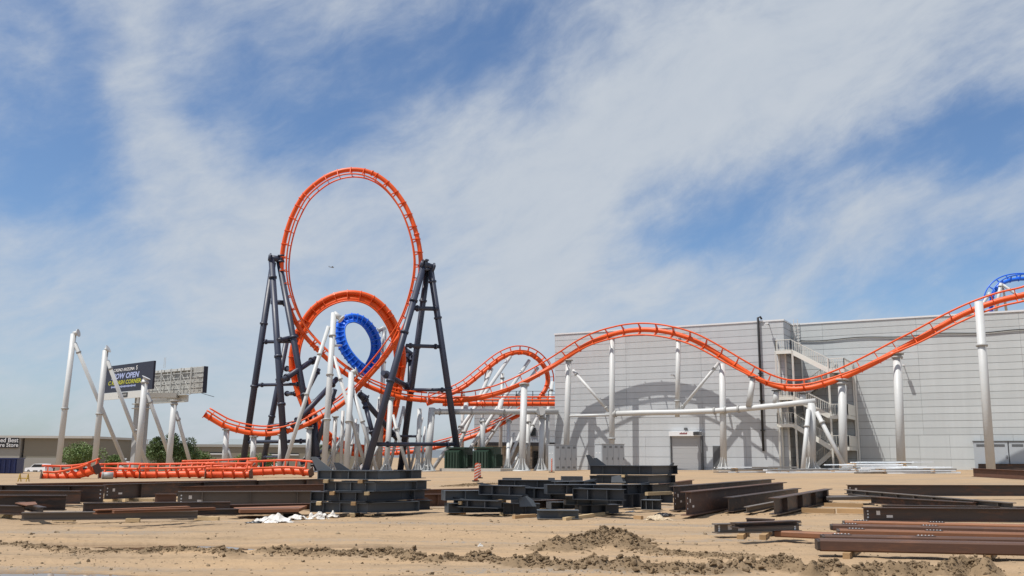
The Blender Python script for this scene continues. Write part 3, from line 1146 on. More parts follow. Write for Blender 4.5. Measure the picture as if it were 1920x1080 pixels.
def spline(ctrl, step=0.30):
    """Catmull-Rom through (point, up) pairs, resampled to even steps"""
    n = len(ctrl)
    raw = []
    for i in range(n - 1):
        q = [ctrl[max(0, i - 1)], ctrl[i], ctrl[i + 1], ctrl[min(n - 1, i + 2)]]
        for k in range(12):
            t = k / 12
            cf = (-0.5 * t ** 3 + t ** 2 - 0.5 * t, 1.5 * t ** 3 - 2.5 * t ** 2 + 1, -1.5 * t ** 3 + 2 * t ** 2 + 0.5 * t, 0.5 * t ** 3 - 0.5 * t ** 2)
            p = sum((q[j][0] * cf[j] for j in range(4)), Vector())
            u = ctrl[i][1].lerp(ctrl[i + 1][1], t)
            raw.append((p, u))
    raw.append(ctrl[-1])
    P_ = [r[0] for r in raw]
    for _ in range(6):     # take the hand-measured wobble out of the line
        P_ = [P_[0]] + [P_[i] * 0.5 + (P_[i - 1] + P_[i + 1]) * 0.25 for i in range(1, len(P_) - 1)] + [P_[-1]]
    raw = [(p, r[1]) for p, r in zip(P_, raw)]
    out = [raw[0]]
    acc_ = 0.0
    for a, b in zip(raw[:-1], raw[1:]):
        L = (b[0] - a[0]).length
        pos = 0.0
        while L > 1e-9 and acc_ + (L - pos) >= step:
            pos += step - acc_
            acc_ = 0.0
            out.append((a[0].lerp(b[0], pos / L), a[1].lerp(b[1], pos / L)))
        acc_ += L - pos
    return out


def track(name, label, ctrl, material, tie_me, group, tie_step=1.6, cat="coaster track", scale=1.0, flange_ends=(), step=0.3, webs=()):
    pts = spline(ctrl, step)
    fr = []
    n = len(pts)
    for i in range(n):
        t = (pts[min(n - 1, i + 1)][0] - pts[max(0, i - 1)][0]).normalized()
        u = pts[i][1]
        u = (u - t * u.dot(t)).normalized()
        fr.append((pts[i][0], t, u, u.cross(t)))
    lo = min(f[0].z for f in fr)
    base = min(fr, key=lambda f: f[0].z)[0]
    root = empty(name, base, label, cat, group)
    m = MB()
    m.tube([f[0] for f in fr], RS * scale, 14)
    m.build("spine", material, root)
    for sg in (-1, 1):
        m = MB()
        m.tube([f[0] + f[3] * GA * sg * scale + f[2] * RU * scale for f in fr], RR * scale, 8)
        m.build("rail", material, root)
    k = max(1, int(round(tie_step / step)))
    for i in range(k // 2, n, k):
        p, t, u, s = fr[i]
        mt = Matrix((s * scale, u * scale, s.cross(u) * scale)).transposed().to_4x4()
        mt.translation = p
        inst("cross_tie", tie_me, root, mt)
    kj = max(1, int(round(9.0 / step)))
    for i in range(kj // 2, n, kj):
        p, t, u, s = fr[i]
        m = MB()
        m.cyl(p - t * .06, p + t * .06, RS * scale * 1.32, None, 14)
        m.build("spine_joint", material, root)
    for sg in webs:
        m = MB()
        vs, fs = [], []
        for p, t, u, s in fr:
            vs += [p + (s * sg * .15 + u * .18) * scale, p + (s * sg * GA + u * RU) * scale]
        fs = [(2 * i, 2 * i + 1, 2 * i + 3, 2 * i + 2) for i in range(n - 1)]
        m.add(vs, fs, True)
        o = m.build("web_plate", material, root)
        o.modifiers.new("thickness", 'SOLIDIFY').thickness = .03
    for e in flange_ends:
        p, t, u, s = fr[0 if e == 0 else -1]
        m = MB()
        m.prism([(-0.34, -0.33), (0.34, -0.33), (0.34, 0.36), (-0.34, 0.36)], p, s, u, t, 0.05)
        m.build("end_flange", material if cat == "coaster track" else RUST, root)
    return root, fr


def C(px, py, Y, u):
    return (P(px, py, Y), Vector(u).normalized())


NW = tuple(WN)


def hillY(px):
    """the hill track runs parallel to the wall, 2.3 m in front of it"""
    return on_wall(px, 700, 2.3)[2].y


def lc(px, py, Y, dy=0.0):
    """loop control point whose rails look at the loop's middle"""
    c = P(660, 490, Y)
    p = P(px, py, Y)
    v = (c - p)
    v.y = 0
    v.normalize()
    return (p, (v + Vector((0, dy, 0))).normalized())


TR_GROUP = "orange coaster track runs"
runA = []
for px, py, u in ((2010, 522, NW), (1960, 538, NW), (1920, 553, NW), (1880, 562, NW), (1840, 575, NW), (1800, 592, NW), (1760, 614, (-.45, -.83, .15)), (1720, 637, (-.42, -.8, .3)),
                  (1681, 658, (-.4, -.7, .5)), (1640, 680, (-.35, -.6, .65)), (1590, 704, (-.3, -.5, .8)), (1550, 719, (-.25, -.45, .9)), (1514, 728, (-.2, -.4, .9)),
                  (1476, 729, (-.2, -.4, .9)), (1440, 719, (-.25, -.5, .8)), (1405, 701, (-.35, -.6, .65)), (1364, 675, (-.4, -.75, .45)), (1331, 654, (-.45, -.8, .3)),
                  (1299, 637, (-.47, -.85, .15)), (1263, 625, NW), (1225, 619, NW), (1190, 619, NW), (1155, 625, NW), (1117, 638, (-.45, -.83, .2)), (1085, 655, (-.42, -.8, .35)),
                  (1050, 678, (-.4, -.8, .45)), (1015, 699, (-.35, -.75, .55)), (976, 720, (-.3, -.7, .65)), (932, 738, (-.2, -.6, .75)), (890, 748, (-.15, -.55, .8))):
    runA.append(C(px, py, hillY(px) if px > 1040 else hillY(1040) - (1040 - px) * 0.002, u))
for px, py, Y, u in ((847, 752, 99.4, (-.1, -.5, .9)), (800, 751, 99.0, (0, -.45, .9)), (755, 746, 98.6, (.1, -.4, .9)), (715, 734, 98.3, (.2, -.3, .9)), (676, 717, 98.0, (.35, -.2, .9)),
                     (640, 695, 97.8, (.5, -.1, .8)), (606, 666, 97.6, (.65, 0, .7))):
    runA.append(C(px, py, Y + 2.3, u))
for px, py, Y in ((574, 633, 97.4), (555, 605, 97.2), (541, 572, 97), (532, 540, 96.9), (528, 508, 96.8), (529, 480, 96.7), (533, 453, 96.6), (541, 423, 96.5), (552, 396, 96.4), (568, 368, 96.3),
                  (589, 347, 96.2), (612, 331, 96.1), (636, 321.5, 96), (660, 318, 95.9), (685, 320.5, 95.8), (709, 330, 95.7), (730, 346, 95.6), (748, 367, 95.5), (763, 391, 95.3), (774, 417, 95.1),
                  (782, 443, 94.9), (787, 468, 94.7), (789, 493, 94.5), (787, 520, 94.3), (781, 550, 94.1), (771, 583, 93.9), (758, 613, 93.7)):
    runA.append(lc(px, py, 98.0 + (Y - 93.5) * 0.55))
for px, py, Y, u in ((740, 644, 93.5, (-.75, .25, .55)), (713, 681, 93.3, (-.65, .35, .65)), (683, 715, 93, (-.5, .3, .8)), (657, 744, 92.8, (-.35, .15, .9)), (628, 767, 92.6, (-.25, 0, 1)), (598, 784, 92.4, (-.15, -.15, 1)),
                     (565, 800, 92.2, (-.05, -.25, 1)), (530, 810, 92, (0, -.3, 1)), (492, 814, 91.8, (.05, -.3, 1)), (454, 809, 91.6, (.1, -.3, 1)), (423, 800, 91.4, (.15, -.3, 1)), (401, 788, 91.2, (.2, -.25, 1)), (383, 777, 91, (.25, -.2, 1))):
    runA.append(C(px, py, Y + 4.5, u))
i_split = 30
track("coaster_track", "orange hill track rising and dipping along the grey building", runA[:i_split + 2], ORANGE, TIE_O, TR_GROUP, 1.65)
track("coaster_track", "tall vertical orange loop ending in a low curve at left", runA[i_split + 1:], ORANGE, TIE_O, TR_GROUP, 1.5, flange_ends=(1,))

# second, lower orange arch behind
arch = []
for px, py, Y in ((690, 853, 104.5), (650, 848, 104.5), (615, 830, 104.6), (590, 803, 104.7), (570, 765, 104.8), (556, 728, 105), (547, 692, 105), (547, 660, 105), (554, 632, 105), (564, 610, 105), (582, 583, 105), (607, 563, 105),
                  (637, 551, 105), (666, 549, 105), (694, 556, 105.2), (717, 572, 105.4), (735, 595, 105.6), (747, 620, 105.8), (754, 648, 106), (757, 680, 106.2), (752, 715, 106.4), (744, 760, 106.6), (733, 800, 106.8), (712, 835, 107)):
    c = P(652, 700, Y)
    p = P(px, py, Y)
    v = c - p
    v.y = 0
    v.normalize()
    arch.append((p, (v + Vector((0, 0.45, 0))).normalized()))
track("coaster_track", "lower orange arch of track seen through the tall loop", arch, ORANGE, TIE_O, TR_GROUP, 1.5, scale=1.15, webs=(-1, 1))
# blue corkscrew
bl = []
for px, py, Y in ((692, 707, 99.0), (680, 699, 98.9), (664, 686, 99), (648, 667, 99.2), (637, 647, 99.4), (632, 626, 99.7), (634, 609, 100), (644, 597, 100.4), (661, 591.5, 100.8), (679, 596, 101.3), (695, 609, 101.9),
                  (707, 628, 102.4), (711, 648, 102.9), (709, 667, 103.3), (702, 684, 103.6), (693, 698, 103.8), (686, 708, 104)):
    c = P(673, 645, Y)
    p = P(px, py, Y)
    v = c - p
    v.y = 0
    v.normalize()
    bl.append((p, (v + Vector((0, 0.35, 0))).normalized()))
track("coaster_track", "small blue corkscrew loop in front of the orange arch", bl, BLUE, TIE_B, "blue coaster track pieces", 0.75, scale=0.98, webs=(-1, 1))
# blue track above the roof at right
b2 = []
for px, py, Y, u in ((1862, 600, 121, (-1, -.3, .2)), (1858, 577, 121, (-1, -.3, .2)), (1860, 556, 121, (-.9, -.3, .4)), (1868, 541, 121, (-.7, -.3, .7)), (1882, 530, 121, (-.5, -.3, .9)), (1902, 524, 121, (-.15, -.3, 1)), (1930, 523, 121, (0, -.3, 1)),
                     (1965, 530, 121, (.3, -.3, 1)), (1990, 545, 121, (.6, -.3, .8))):
    b2.append(C(px, py, Y, u))
track("coaster_track", "blue track curving above the roof at the right edge", b2, BLUE, TIE_B, "blue coaster track pieces", 1.15)
# far helix behind
hx = []
for px, py, Y, u in ((800, 758, 113, (-.1, -.5, .9)), (831, 745, 113, (-.2, -.5, .9)), (869, 727, 113.5, (-.3, -.5, .9)), (905, 699, 114, (-.35, -.5, .9)), (935, 675, 115, (-.3, -.5, .9)), (957, 664, 115.5, (-.1, -.6, .9)), (974, 661, 116, (.1, -.6, .8)),
                     (992, 664, 117, (.4, -.6, .7)), (1008, 674, 118, (.6, -.6, .5)), (1020, 689, 119, (.8, -.5, .3)), (1026, 706, 119.5, (.9, -.5, 0)), (1025, 722, 119.5, (.9, -.5, -.1)), (1018, 737, 119, (.8, -.4, -.2)), (1008, 750, 118.5, (.6, -.4, -.2))):
    hx.append(C(px, py, Y, u))
track("coaster_track", "far orange track climbing to a rounded crest left of the building", hx, ORANGE, TIE_O, TR_GROUP, 1.25, scale=0.95)
lw = []
for px, py, u in ((640, 846, (0, -.3, 1)), (690, 851, (0, -.3, 1)), (740, 850, (0, -.3, 1)), (790, 845, (-.1, -.3, 1)), (830, 836, (-.1, -.3, 1)), (863, 826.5, (-.15, -.3, 1)), (895, 815, (-.2, -.3, 1)), (925, 802, (-.2, -.3, 1)), (950, 790, (-.2, -.3, 1)), (985, 772, (-.2, -.3, 1))):
    lw.append(C(px, py, 112.0, u))
track("coaster_track", "far low orange track rising behind the green transformers", lw, ORANGE, TIE_O, TR_GROUP, 1.5, scale=0.9)
stn = [C(px, 757.5, 107.0, (0, -.35, 1)) for px in (830, 880, 930, 980, 1030, 1080)]
track("coaster_track", "straight level orange station track entering behind the grey wall", stn, ORANGE, TIE_O, TR_GROUP, 0.9)

# track pieces lying on the ground at left
TG = "orange track pieces on the ground"
gp = [  # label, distance, (px, height of the spine above the ground), rails' direction
    ("curved orange track piece lying at the left end of the row", 69, [(78, .14), (105, .10), (135, .16), (162, .38), (184, .70)], (.15, -.35, .92)),
    ("orange track piece lying beside a grey drum end", 70, [(186, .26), (215, .28), (245, .27), (272, .25)], (-.05, -.3, .95)),
    ("long orange track piece lying in the middle of the row", 69, [(262, .24), (300, .26), (350, .30), (398, .34)], (0, -.25, .97)),
    ("orange track piece lying behind, below the low curve", 76, [(340, .42), (390, .46), (440, .54), (480, .62)], (0, -.4, .9)),
    ("short orange track piece in front of its middle neighbours", 67, [(385, .26), (425, .28), (472, .28)], (0, -.3, .95)),
    ("orange track piece with end plate beside the black steel stack", 71, [(462, .34), (505, .42), (545, .46), (584, .34)], (0, -.45, .88)),
]
for lb, Yq, pts_, u in gp:
    ctrl = []
    for q, (px, dz) in enumerate(pts_):
        p = PX(px, Yq + .5 * math.sin(q * 1.1))
        p.z += dz
        ctrl.append((p, Vector(u).normalized()))
    track("track_piece", lb, ctrl, ORANGE_D, TIE_OD, TG, 0.8, cat="track piece", flange_ends=(0, 1), scale=0.95, step=.2)


# ------------------------------------------------------------------ supports
def support(label, shafts, group, material=WHITE, cat="support", name="support_column"):
    """each shaft: (top px, top py, top Y, foot px, foot Y or (foot px, py, Y), radius, options)"""
    res = []
    for sh in shafts:
        tp = P(sh[0], sh[1], sh[2])
        ft = PX(sh[3], sh[4]) if not isinstance(sh[3], tuple) else P(*sh[3])
        res.append((tp, ft, sh[5] * 0.83, sh[6] if len(sh) > 6 else {}))
    root = empty(name, res[0][1], label, cat, group)
    for i, (tp, ft, r, op) in enumerate(res):
        grounded = not isinstance(shafts[i][3], tuple)
        nm = op.get('name', 'shaft' if i == 0 or grounded and not op.get('brace') else 'brace')
        m = MB()
        f2 = ft - Vector((0, 0, 0.3)) if grounded else ft
        m.cyl(f2, tp, r, r * op.get('taper', 1.0), 16)
        sh_o = m.build(nm, material, root)
        ax = (tp - ft).normalized()
        for t in op.get('fl', (0.5,)):
            c = ft.lerp(tp, t)
            m = MB()
            m.cyl(c - ax * 0.085, c + ax * 0.085, r * 1.30, None, 16)
            m.build("flange", FLANGE if material is WHITE else material, sh_o)
        if op.get('base'):
            m = MB()
            m.cyl(ft + Vector((0, 0, -0.1)), ft + Vector((0, 0, 0.10)), r * 2.6, None, 16)
            pl = m.build("base_plate", material, root)
            m = MB()
            for k in range(8):
                a = 2 * math.pi * k / 8 + 0.2
                dv = Vector((math.cos(a), math.sin(a), 0))
                m.prism([(r * 0.9, 0.10), (r * 2.3, 0.10), (r * 2.3, 0.2), (r * 1.25, 0.75), (r * 0.9, 1.25)], ft, dv, (0, 0, 1), dv.cross(Vector((0, 0, 1))), 0.05)
            m.build("gusset", material, pl)
        if op.get('cap'):
            m = MB()
            m.cyl(tp - ax * 0.05, tp + ax * 0.10, r * 1.55, None, 16)
            m.build("saddle_plate", FLANGE if material is WHITE else material, sh_o)
        if op.get('hook'):
            dx, dz = op['hook']
            m = MB()
            m.cyl(tp, tp + Vector((dx, 0, dz)), r * 0.9, None, 12)
            m.cyl(tp + Vector((dx, 0, dz)), tp + Vector((dx * 1.15, 0, dz * 1.15)), r * 1.5, None, 12)
            m.build("saddle_arm", material, sh_o)
    return root


# unused columns at far left
LG = "bare white columns waiting for track at left"
support("tallest bare white column at far left with long brace", [(138, 626, 96, 108, 96, .34, dict(fl=(.46,), hook=(.45, .1))), (140, 643, 96, 244, 101, .24, dict(brace=1, fl=(.93, .1)))], LG)
support("second bare white column, left of the billboard, with brace", [(198, 657, 95, 176, 95, .34, dict(fl=(.48,), hook=(.25, .15))), (201, 676, 95, 284, 100, .24, dict(brace=1, fl=(.93, .38)))], LG)
support("bare white column in front of the billboard pylon", [(272, 712, 94, 257, 94, .36, dict(fl=(.97,), hook=(.1, .2))), (276, 738, 94, 332, 99, .24, dict(brace=1, fl=(.9,)))], LG)
support("shortest bare white column, right of the billboard pylon", [(327, 752, 93, 315, 93, .34, dict(fl=(.96,), cap=1)), (330, 772, 93, 364, 97, .22, dict(brace=1, fl=(.88,)))], LG)

# under the low curve
LCG = "white columns under the low curve"
support("short white column under the open end of the low curve, with brace", [(425, 806, 96, 420, 96, .34, dict(cap=1, fl=())), (427, 842, 96, 444, 97.5, .2, dict(brace=1, fl=(.5,)))], LCG)
support("short white column second along the low curve", [(476, 819, 96.2, 473, 96.2, .34, dict(cap=1, fl=()))], LCG)
support("short white column third along the low curve", [(528, 816, 96.5, 525, 96.5, .34, dict(cap=1, fl=()))], LCG)
support("short white column under the low curve left of the tall pole", [(580, 803, 96.7, 577, 96.7, .34, dict(cap=1, fl=())), (596, 812, 97.5, 556, 99.5, .18, dict(brace=1, fl=()))], LCG)

# tall pole carrying the blue corkscrew
CG = "white columns around the corkscrew"
support("tallest white pole left of the blue corkscrew with long diagonal legs",
        [(626, 587, 95.6, 607, 93.0, .36, dict(fl=(.32, .60, .85), hook=(.75, -.6))), (616, 612, 95.3, 528, 92, .24, dict(brace=1, fl=(.52, .8))),
         (626, 668, 94.9, 690, 94.5, .22, dict(brace=1, fl=(.8,))), (641, 648, 99.2, (626, 648, 95.1), 0, .13, dict(fl=()))], CG)
support("white pole below the blue corkscrew with right diagonal leg",
        [(659, 699, 95.2, 649, 93.2, .36, dict(fl=(.5,), hook=(.5, .15))), (661, 728, 95.0, 709, 94.5, .23, dict(brace=1, fl=(.6,)))], CG)
support("white pole right of the blue corkscrew behind the orange crossing", [(721, 614, 103.5, 712, 102.5, .3, dict(fl=(.4, .75), hook=(-.6, -.35)))], CG)
for i, (a, b_, c_, lb) in enumerate(((629, 782, 624, "stubby white column between the two corkscrew poles, left one"), (643, 770, 639, "thin white column just left of the corkscrew's lower pole"),
                                     (670, 795, 667, "stubby white column right of the corkscrew's lower pole"), (688, 800, 686, "stubby white column left of the dark front leg"))):
    support(lb, [(a, b_, 98, c_, 98, .27 if i != 1 else .22, dict(cap=(i == 0), fl=(.08,), base=1))], CG)
for i, (a, b_, Ya, c_, Yc, lb) in enumerate(((640, 818, 100, 602, 97, "thin white diagonal strut left of the stubby columns"), (655, 792, 101, 612, 99, "thin white diagonal strut crossing behind the lower pole"),
                                             (668, 786, 102, 650, 99, "thin white strut leaning beside the stubby columns"), (708, 838, 101, 680, 99, "short white strut beside the dark front leg"))):
    support(lb, [(a, b_, Ya, c_, Yc, .17, dict(fl=(.5,)))], CG, name="support_strut")
# right of the crossing
RG = "white columns right of the crossing"
support("white column with diagonal leg left of the right dark tower", [(733, 748, 97.5, 724, 95, .33, dict(cap=1, fl=(.08,), base=1)), (736, 778, 97, 767, 96.5, .22, dict(brace=1, fl=(.75,)))], RG)
support("slender white column behind the dark front leg", [(713, 748, 104, 706, 104, .3, dict(fl=(.6,)))], RG)
support("leaning white column behind the crossing", [(712, 745, 106, 694, 104, .24, dict(fl=(.5,)))], RG)
support("white column between the dark towers' right legs", [(787, 767, 100, 783, 98.5, .3, dict(base=1, fl=(.1,)))], RG)
support("leaning thin white strut behind the right dark tower", [(757, 762, 104, 728, 103, .2, dict(fl=(.4,))), (757, 762, 104.2, 770, 105, .18, dict(brace=1, fl=(.5,)))], RG)
support("white pair of thin struts right of the dark middle leg", [(792, 783, 106, 768, 104, .17, dict(fl=(.6,))), (797, 800, 106.5, 790, 105, .17, dict(fl=(.4,)))], RG, name="support_strut")
# station beam frame
fr_ = support("white pipe frame carrying the straight station track", [(810, 765, 100, 801, 99, .44, dict(base=1, fl=(.07,))), (905, 783, 100.5, 904, 101, .34, dict(fl=(.93,))), (1017, 778, 101, 1014, 98.5, .36, dict(base=1, fl=(.93,))),
                                                                      (1027, 778, 103, 1026, 102, .26, dict(fl=()))], RG)
for a, b_, r in (((812, 772, 100), (1046, 772, 103), .30), ((940, 752, 103.5), (935, 774, 101.5), .28), ((874, 757, 103.5), (873, 772, 100.8), .26)):
    m = MB()
    m.cyl(P(*a), P(*b_), r, None, 14)
    bm = m.build("cross_pipe", WHITE, fr_)
    if r == .30:
        for t in (.05, .3, .56, .86):
            c = P(*a).lerp(P(*b_), t)
            ax = (P(*b_) - P(*a)).normalized()
            m = MB()
            m.cyl(c - ax * .07, c + ax * .07, r * 1.25, None, 14)
            m.build("flange", FLANGE, bm)
m = MB()
pc = P(1014, 771, 99.8)
m.cyl(pc + Vector((0, -.5, 0)), pc + Vector((0, 3.0, 0)), .46, None, 18)
m.build("cross_pipe", WHITE, fr_)
support("big white column with flared foot in front of the station track", [(983, 722, 99.0, 978, 96.8, .42, dict(base=1, cap=1, fl=()))], RG)
support("white column with flared foot left of the big flared one", [(954, 791, 104, 952, 98.5, .26, dict(base=1, fl=(), cap=1)), (964, 812, 104.5, 943, 102, .16, dict(brace=1, fl=(.5,)))], RG)
support("plain white column right of the big flared one", [(990, 776, 104, 989, 103, .34, dict(fl=(.85,)))], RG)
support("slim white column behind the low far track", [(942, 700, 115, 937, 114, .26, dict(fl=(.55, .95)))], RG)
# long leaning pipes of the far helix
HG = "long leaning white pipes under the far crest"
for i, (a, b_, Ya, c_, Yc, lb) in enumerate(((957, 668, 115.5, 806, 104, "leaning white pipe reaching the top of the far crest"), (992, 676, 117, 851, 105, "leaning white pipe right of the crest pipe"),
                                             (1008, 690, 118, 872, 106, "rightmost long leaning white pipe of the far crest"), (922, 692, 114.6, 838, 106, "leaning white pipe nearest the right dark tower"))):
    support(lb, [(a, b_, Ya, c_, Yc, .26, dict(fl=(.35, .7)))], HG, name="support_strut")
for a, b_, Ya, c_, Yc, lb in ((1009, 779, 107, 955, 100, "white diagonal strut right of the flared columns"), (985, 790, 105, 944, 99.5, "white diagonal strut left of the big flared column"), (993, 822, 104, 962, 99, "short white diagonal strut beside the stone wall")):
    support(lb, [(a, b_, Ya, c_, Yc, .21, dict(fl=(.8,)))], RG, name="support_strut")
support("white leaning post right of the far crest against the wall edge", [(1036, 716, 116, 1010, 112, .26, dict(fl=(.9,)))], HG, name="support_strut")
support("white column under the climbing far track", [(868, 734, 113.6, 866, 113, .26, dict(fl=(.5, .95)))], HG)
support("white leaning column under the left part of the far climb", [(913, 694, 114.2, 893, 113, .24, dict(fl=(.6,)))], HG)


# hill supports along the wall
def hy(px, out=2.3):
    return on_wall(px, 700, out)[2].y


WG = "white columns along the grey building"
hs = support("white column behind the left cabinet with brace to its neighbour", [(1066, 676, hy(1066), 1061, hy(1064), .37, dict(fl=(), cap=1)), (1074, 694, hy(1074), (1142, 771, hy(1142)), 0, .19, dict(fl=(.08, .9)))], WG)
m = MB()
m.cyl(P(1068, 780, hy(1068)), P(1146, 778, hy(1146)), .15, None, 12)
m.build("brace", WHITE, hs)
support("white column behind the second cabinet under the left of the hill crest", [(1148, 634, hy(1148), 1147, hy(1147), .35, dict(fl=(.235,)))], WG)
support("white column from the long pipe to the right of the hill crest", [(1272, 634, hy(1272), (1270, 782, hy(1270)), 0, .29, dict(fl=(.2, .98), name="shaft"))], WG)
support("white column with flared foot right of the freight door, with brace", [(1354, 682, hy(1354), 1357, hy(1357), .38, dict(fl=(), base=1)), (1348, 680, hy(1348), (1276, 768, hy(1276)), 0, .18, dict(fl=(.07, .88)))], WG)
lp = support("long white pipe along the wall ending in a splayed white trestle",
             [(1522, 756, hy(1522, 3.2), 1521, hy(1521, 3.2), .46, dict(fl=(), base=1)), (1516, 768, hy(1516, 3.6), 1504, hy(1504, 5.2), .25, dict(brace=1, fl=(.72,))), (1531, 772, hy(1531, 3.4), 1590, hy(1590, 3.2), .24, dict(brace=1, fl=(.82,)))], WG)
pts = [P(px, py, hy(px, o)) for px, py, o in ((1148, 776, 2.3), (1200, 774, 2.4), (1270, 773, 2.55), (1340, 770.5, 2.7), (1400, 766, 2.9), (1450, 761, 3.05), (1490, 756.5, 3.15), (1530, 752, 3.25))]
m = MB()
m.tube(pts, .27, 16)
bm = m.build("long_pipe", WHITE, lp)
for t in (0.12, 3.0, 3.35, 3.75):
    i = int(t)
    c = pts[i].lerp(pts[i + 1], t - i)
    ax = (pts[i + 1] - pts[i]).normalized()
    m = MB()
    m.cyl(c - ax * .09, c + ax * .09, .36, None, 16)
    m.build("flange", FLANGE, bm)
for a, b_ in (((1412, 708), (1404, 762)), ((1456, 733), (1454, 758)), ((1506, 738), (1505, 754))):
    m = MB()
    Yq = hy(a[0], 2.9)
    m.cyl(P(*b_, Yq), P(*a, Yq), .30, .26, 14)
    st = m.build("stub_column", WHITE, lp)
    m = MB()
    t_ = P(*a, Yq)
    m.cyl(t_, t_ + Vector((0, 0, .1)), .46, None, 14)
    m.build("flange", BOLT, st)
support("stout white column right of the stair at the foot of the climb", [(1579, 713, hy(1579), 1581, hy(1581, 2.6), .45, dict(fl=(.96,), cap=1))], WG)
support("tall white column in the middle of the right wall", [(1682, 664, hy(1682), 1690, hy(1690, 2.6), .45, dict(fl=(.97,), cap=1))], WG)
support("tallest white column at the right, passing in front of the rising track", [(1835, 566, hy(1835, 3.1), 1858, hy(1858, 3.3), .44, dict(fl=(.735,), taper=.95, base=0))], WG)
# white A-frame under the blue track above the roof
support("white splayed frame holding the blue track above the roof", [(1877, 531, 120, (1866, 590, 120), 0, .26, dict(fl=(.9,), name="leg")), (1880, 534, 120, (1960, 590, 120), 0, .22, dict(fl=(.85,), name="leg")), (1880, 536, 120.4, (1888, 590, 122), 0, .2, dict(fl=(), name="leg")),
                                                                      (1856, 549, 120, (1826, 596, 120), 0, .24, dict(fl=(.9,), name="leg"))], "roof track frames")

# dark towers
DG = "dark slate loop towers"


def tower(label, legs, bars, foot):
    root = empty("support_tower", foot, label, "support", DG)
    for (tx, ty, tY), (bx, bY), r, fls in legs:
        a, b = P(tx, ty, tY + 3.0), PX(bx, bY + 3.0)
        m = MB()
        r *= .77
        m.cyl(b - Vector((0, 0, .3)), a, r * 1.06, r, 16)
        lg = m.build("leg", NAVY, root)
        ax = (a - b).normalized()
        for t in fls:
            c = b.lerp(a, t)
            m = MB()
            m.cyl(c - ax * .11, c + ax * .11, r * 1.3, None, 16)
            m.build("flange", NAVY, lg)
        m = MB()
        m.cyl(b - Vector((0, 0, .1)), b + Vector((0, 0, .12)), r * 2.2, None, 16)
        m.build("base_plate", NAVY, lg)
    for a, b, r in bars:
        p, q = P(a[0], a[1], a[2] + 3.0), P(b[0], b[1], b[2] + 3.0)
        r *= .84
        m = MB()
        m.cyl(p, q, r, None, 12)
        br = m.build("cross_bar", NAVY, root)
        ax = (q - p).normalized()
        for t in (0.12, 0.88):
            c = p.lerp(q, t)
            m = MB()
            m.cyl(c - ax * .08, c + ax * .08, r * 1.5, None, 12)
            m.build("flange", NAVY, br)
    return root


tower("left dark slate tower bracing the tall loop",
      [((509, 483, 96.5), (537, 92.5), .43, (.30, .52, .90)), ((512, 492, 97), (453, 97), .43, (.40, .70)), ((523, 488, 97), (598, 94), .42, (.35, .62)), ((537, 640, 102), (490, 103), .40, (.42, .70))],
      [((503, 483, 96.4), (530, 487, 96.9), .42), ((527, 478, 96.7), (527, 492, 96.7), .3), ((491, 641, 97), (557, 640, 96), .22), ((521, 638, 94.5), (557, 630, 97.0), .26), ((481, 722, 97), (568, 720, 95.3), .20), ((503, 798, 102), (540, 796, 92.8), .20),
       ((463, 829, 97), (578, 827, 94.4), .22), ((494, 857, 103), (540, 856, 93), .16), ((530, 713, 93.6), (592, 672, 97.4), .34), ((548, 800, 93.0), (632, 710, 97.6), .34), ((536, 568, 97.2), (508, 566, 97), .32), ((583, 868, 95), (628, 730, 92.8), .30),
       ((556, 700, 103), (535, 690, 104.4), .28), ((570, 745, 96), (598, 692, 97.4), .26), ((536, 738, 104.6), (556, 738, 102), .26), ((596, 872, 94), (588, 778, 94.6), .40), ((566, 868, 94), (618, 838, 98), .26)],
      PX(537, 92.5))
tower("right dark slate tower bracing the tall loop",
      [((794, 499, 95), (683, 90), .45, (.42, .66, .82)), ((807, 502, 95.3), (864, 97.5), .43, (.40, .75, .93)), ((801, 507, 95.8), (750, 101), .42, (.40, .62, .85))],
      [((788, 494, 94.9), (815, 503, 95.4), .44), ((777, 578, 94.2), (821, 579, 95.6), .28), ((762, 648, 93.5), (824, 650, 96), .24), ((764, 731, 99), (838, 731, 96.6), .22), ((708, 833, 91.2), (856, 833, 97.2), .24), ((718, 699, 93.6), (768, 727, 99.4), .34),
       ((797, 486, 94.8), (800, 508, 95), .32), ((676, 742, 93.4), (744, 822, 100), .34), ((684, 756, 93.2), (700, 818, 92), .28), ((763, 664, 106.2), (744, 730, 104), .36), ((770, 668, 106.4), (768, 740, 105), .36), ((755, 652, 106.2), (776, 668, 106.4), .36),
       ((672, 736, 93.2), (690, 748, 93.4), .30), ((742, 818, 99), (790, 818, 98), .16)],
      PX(683, 90))

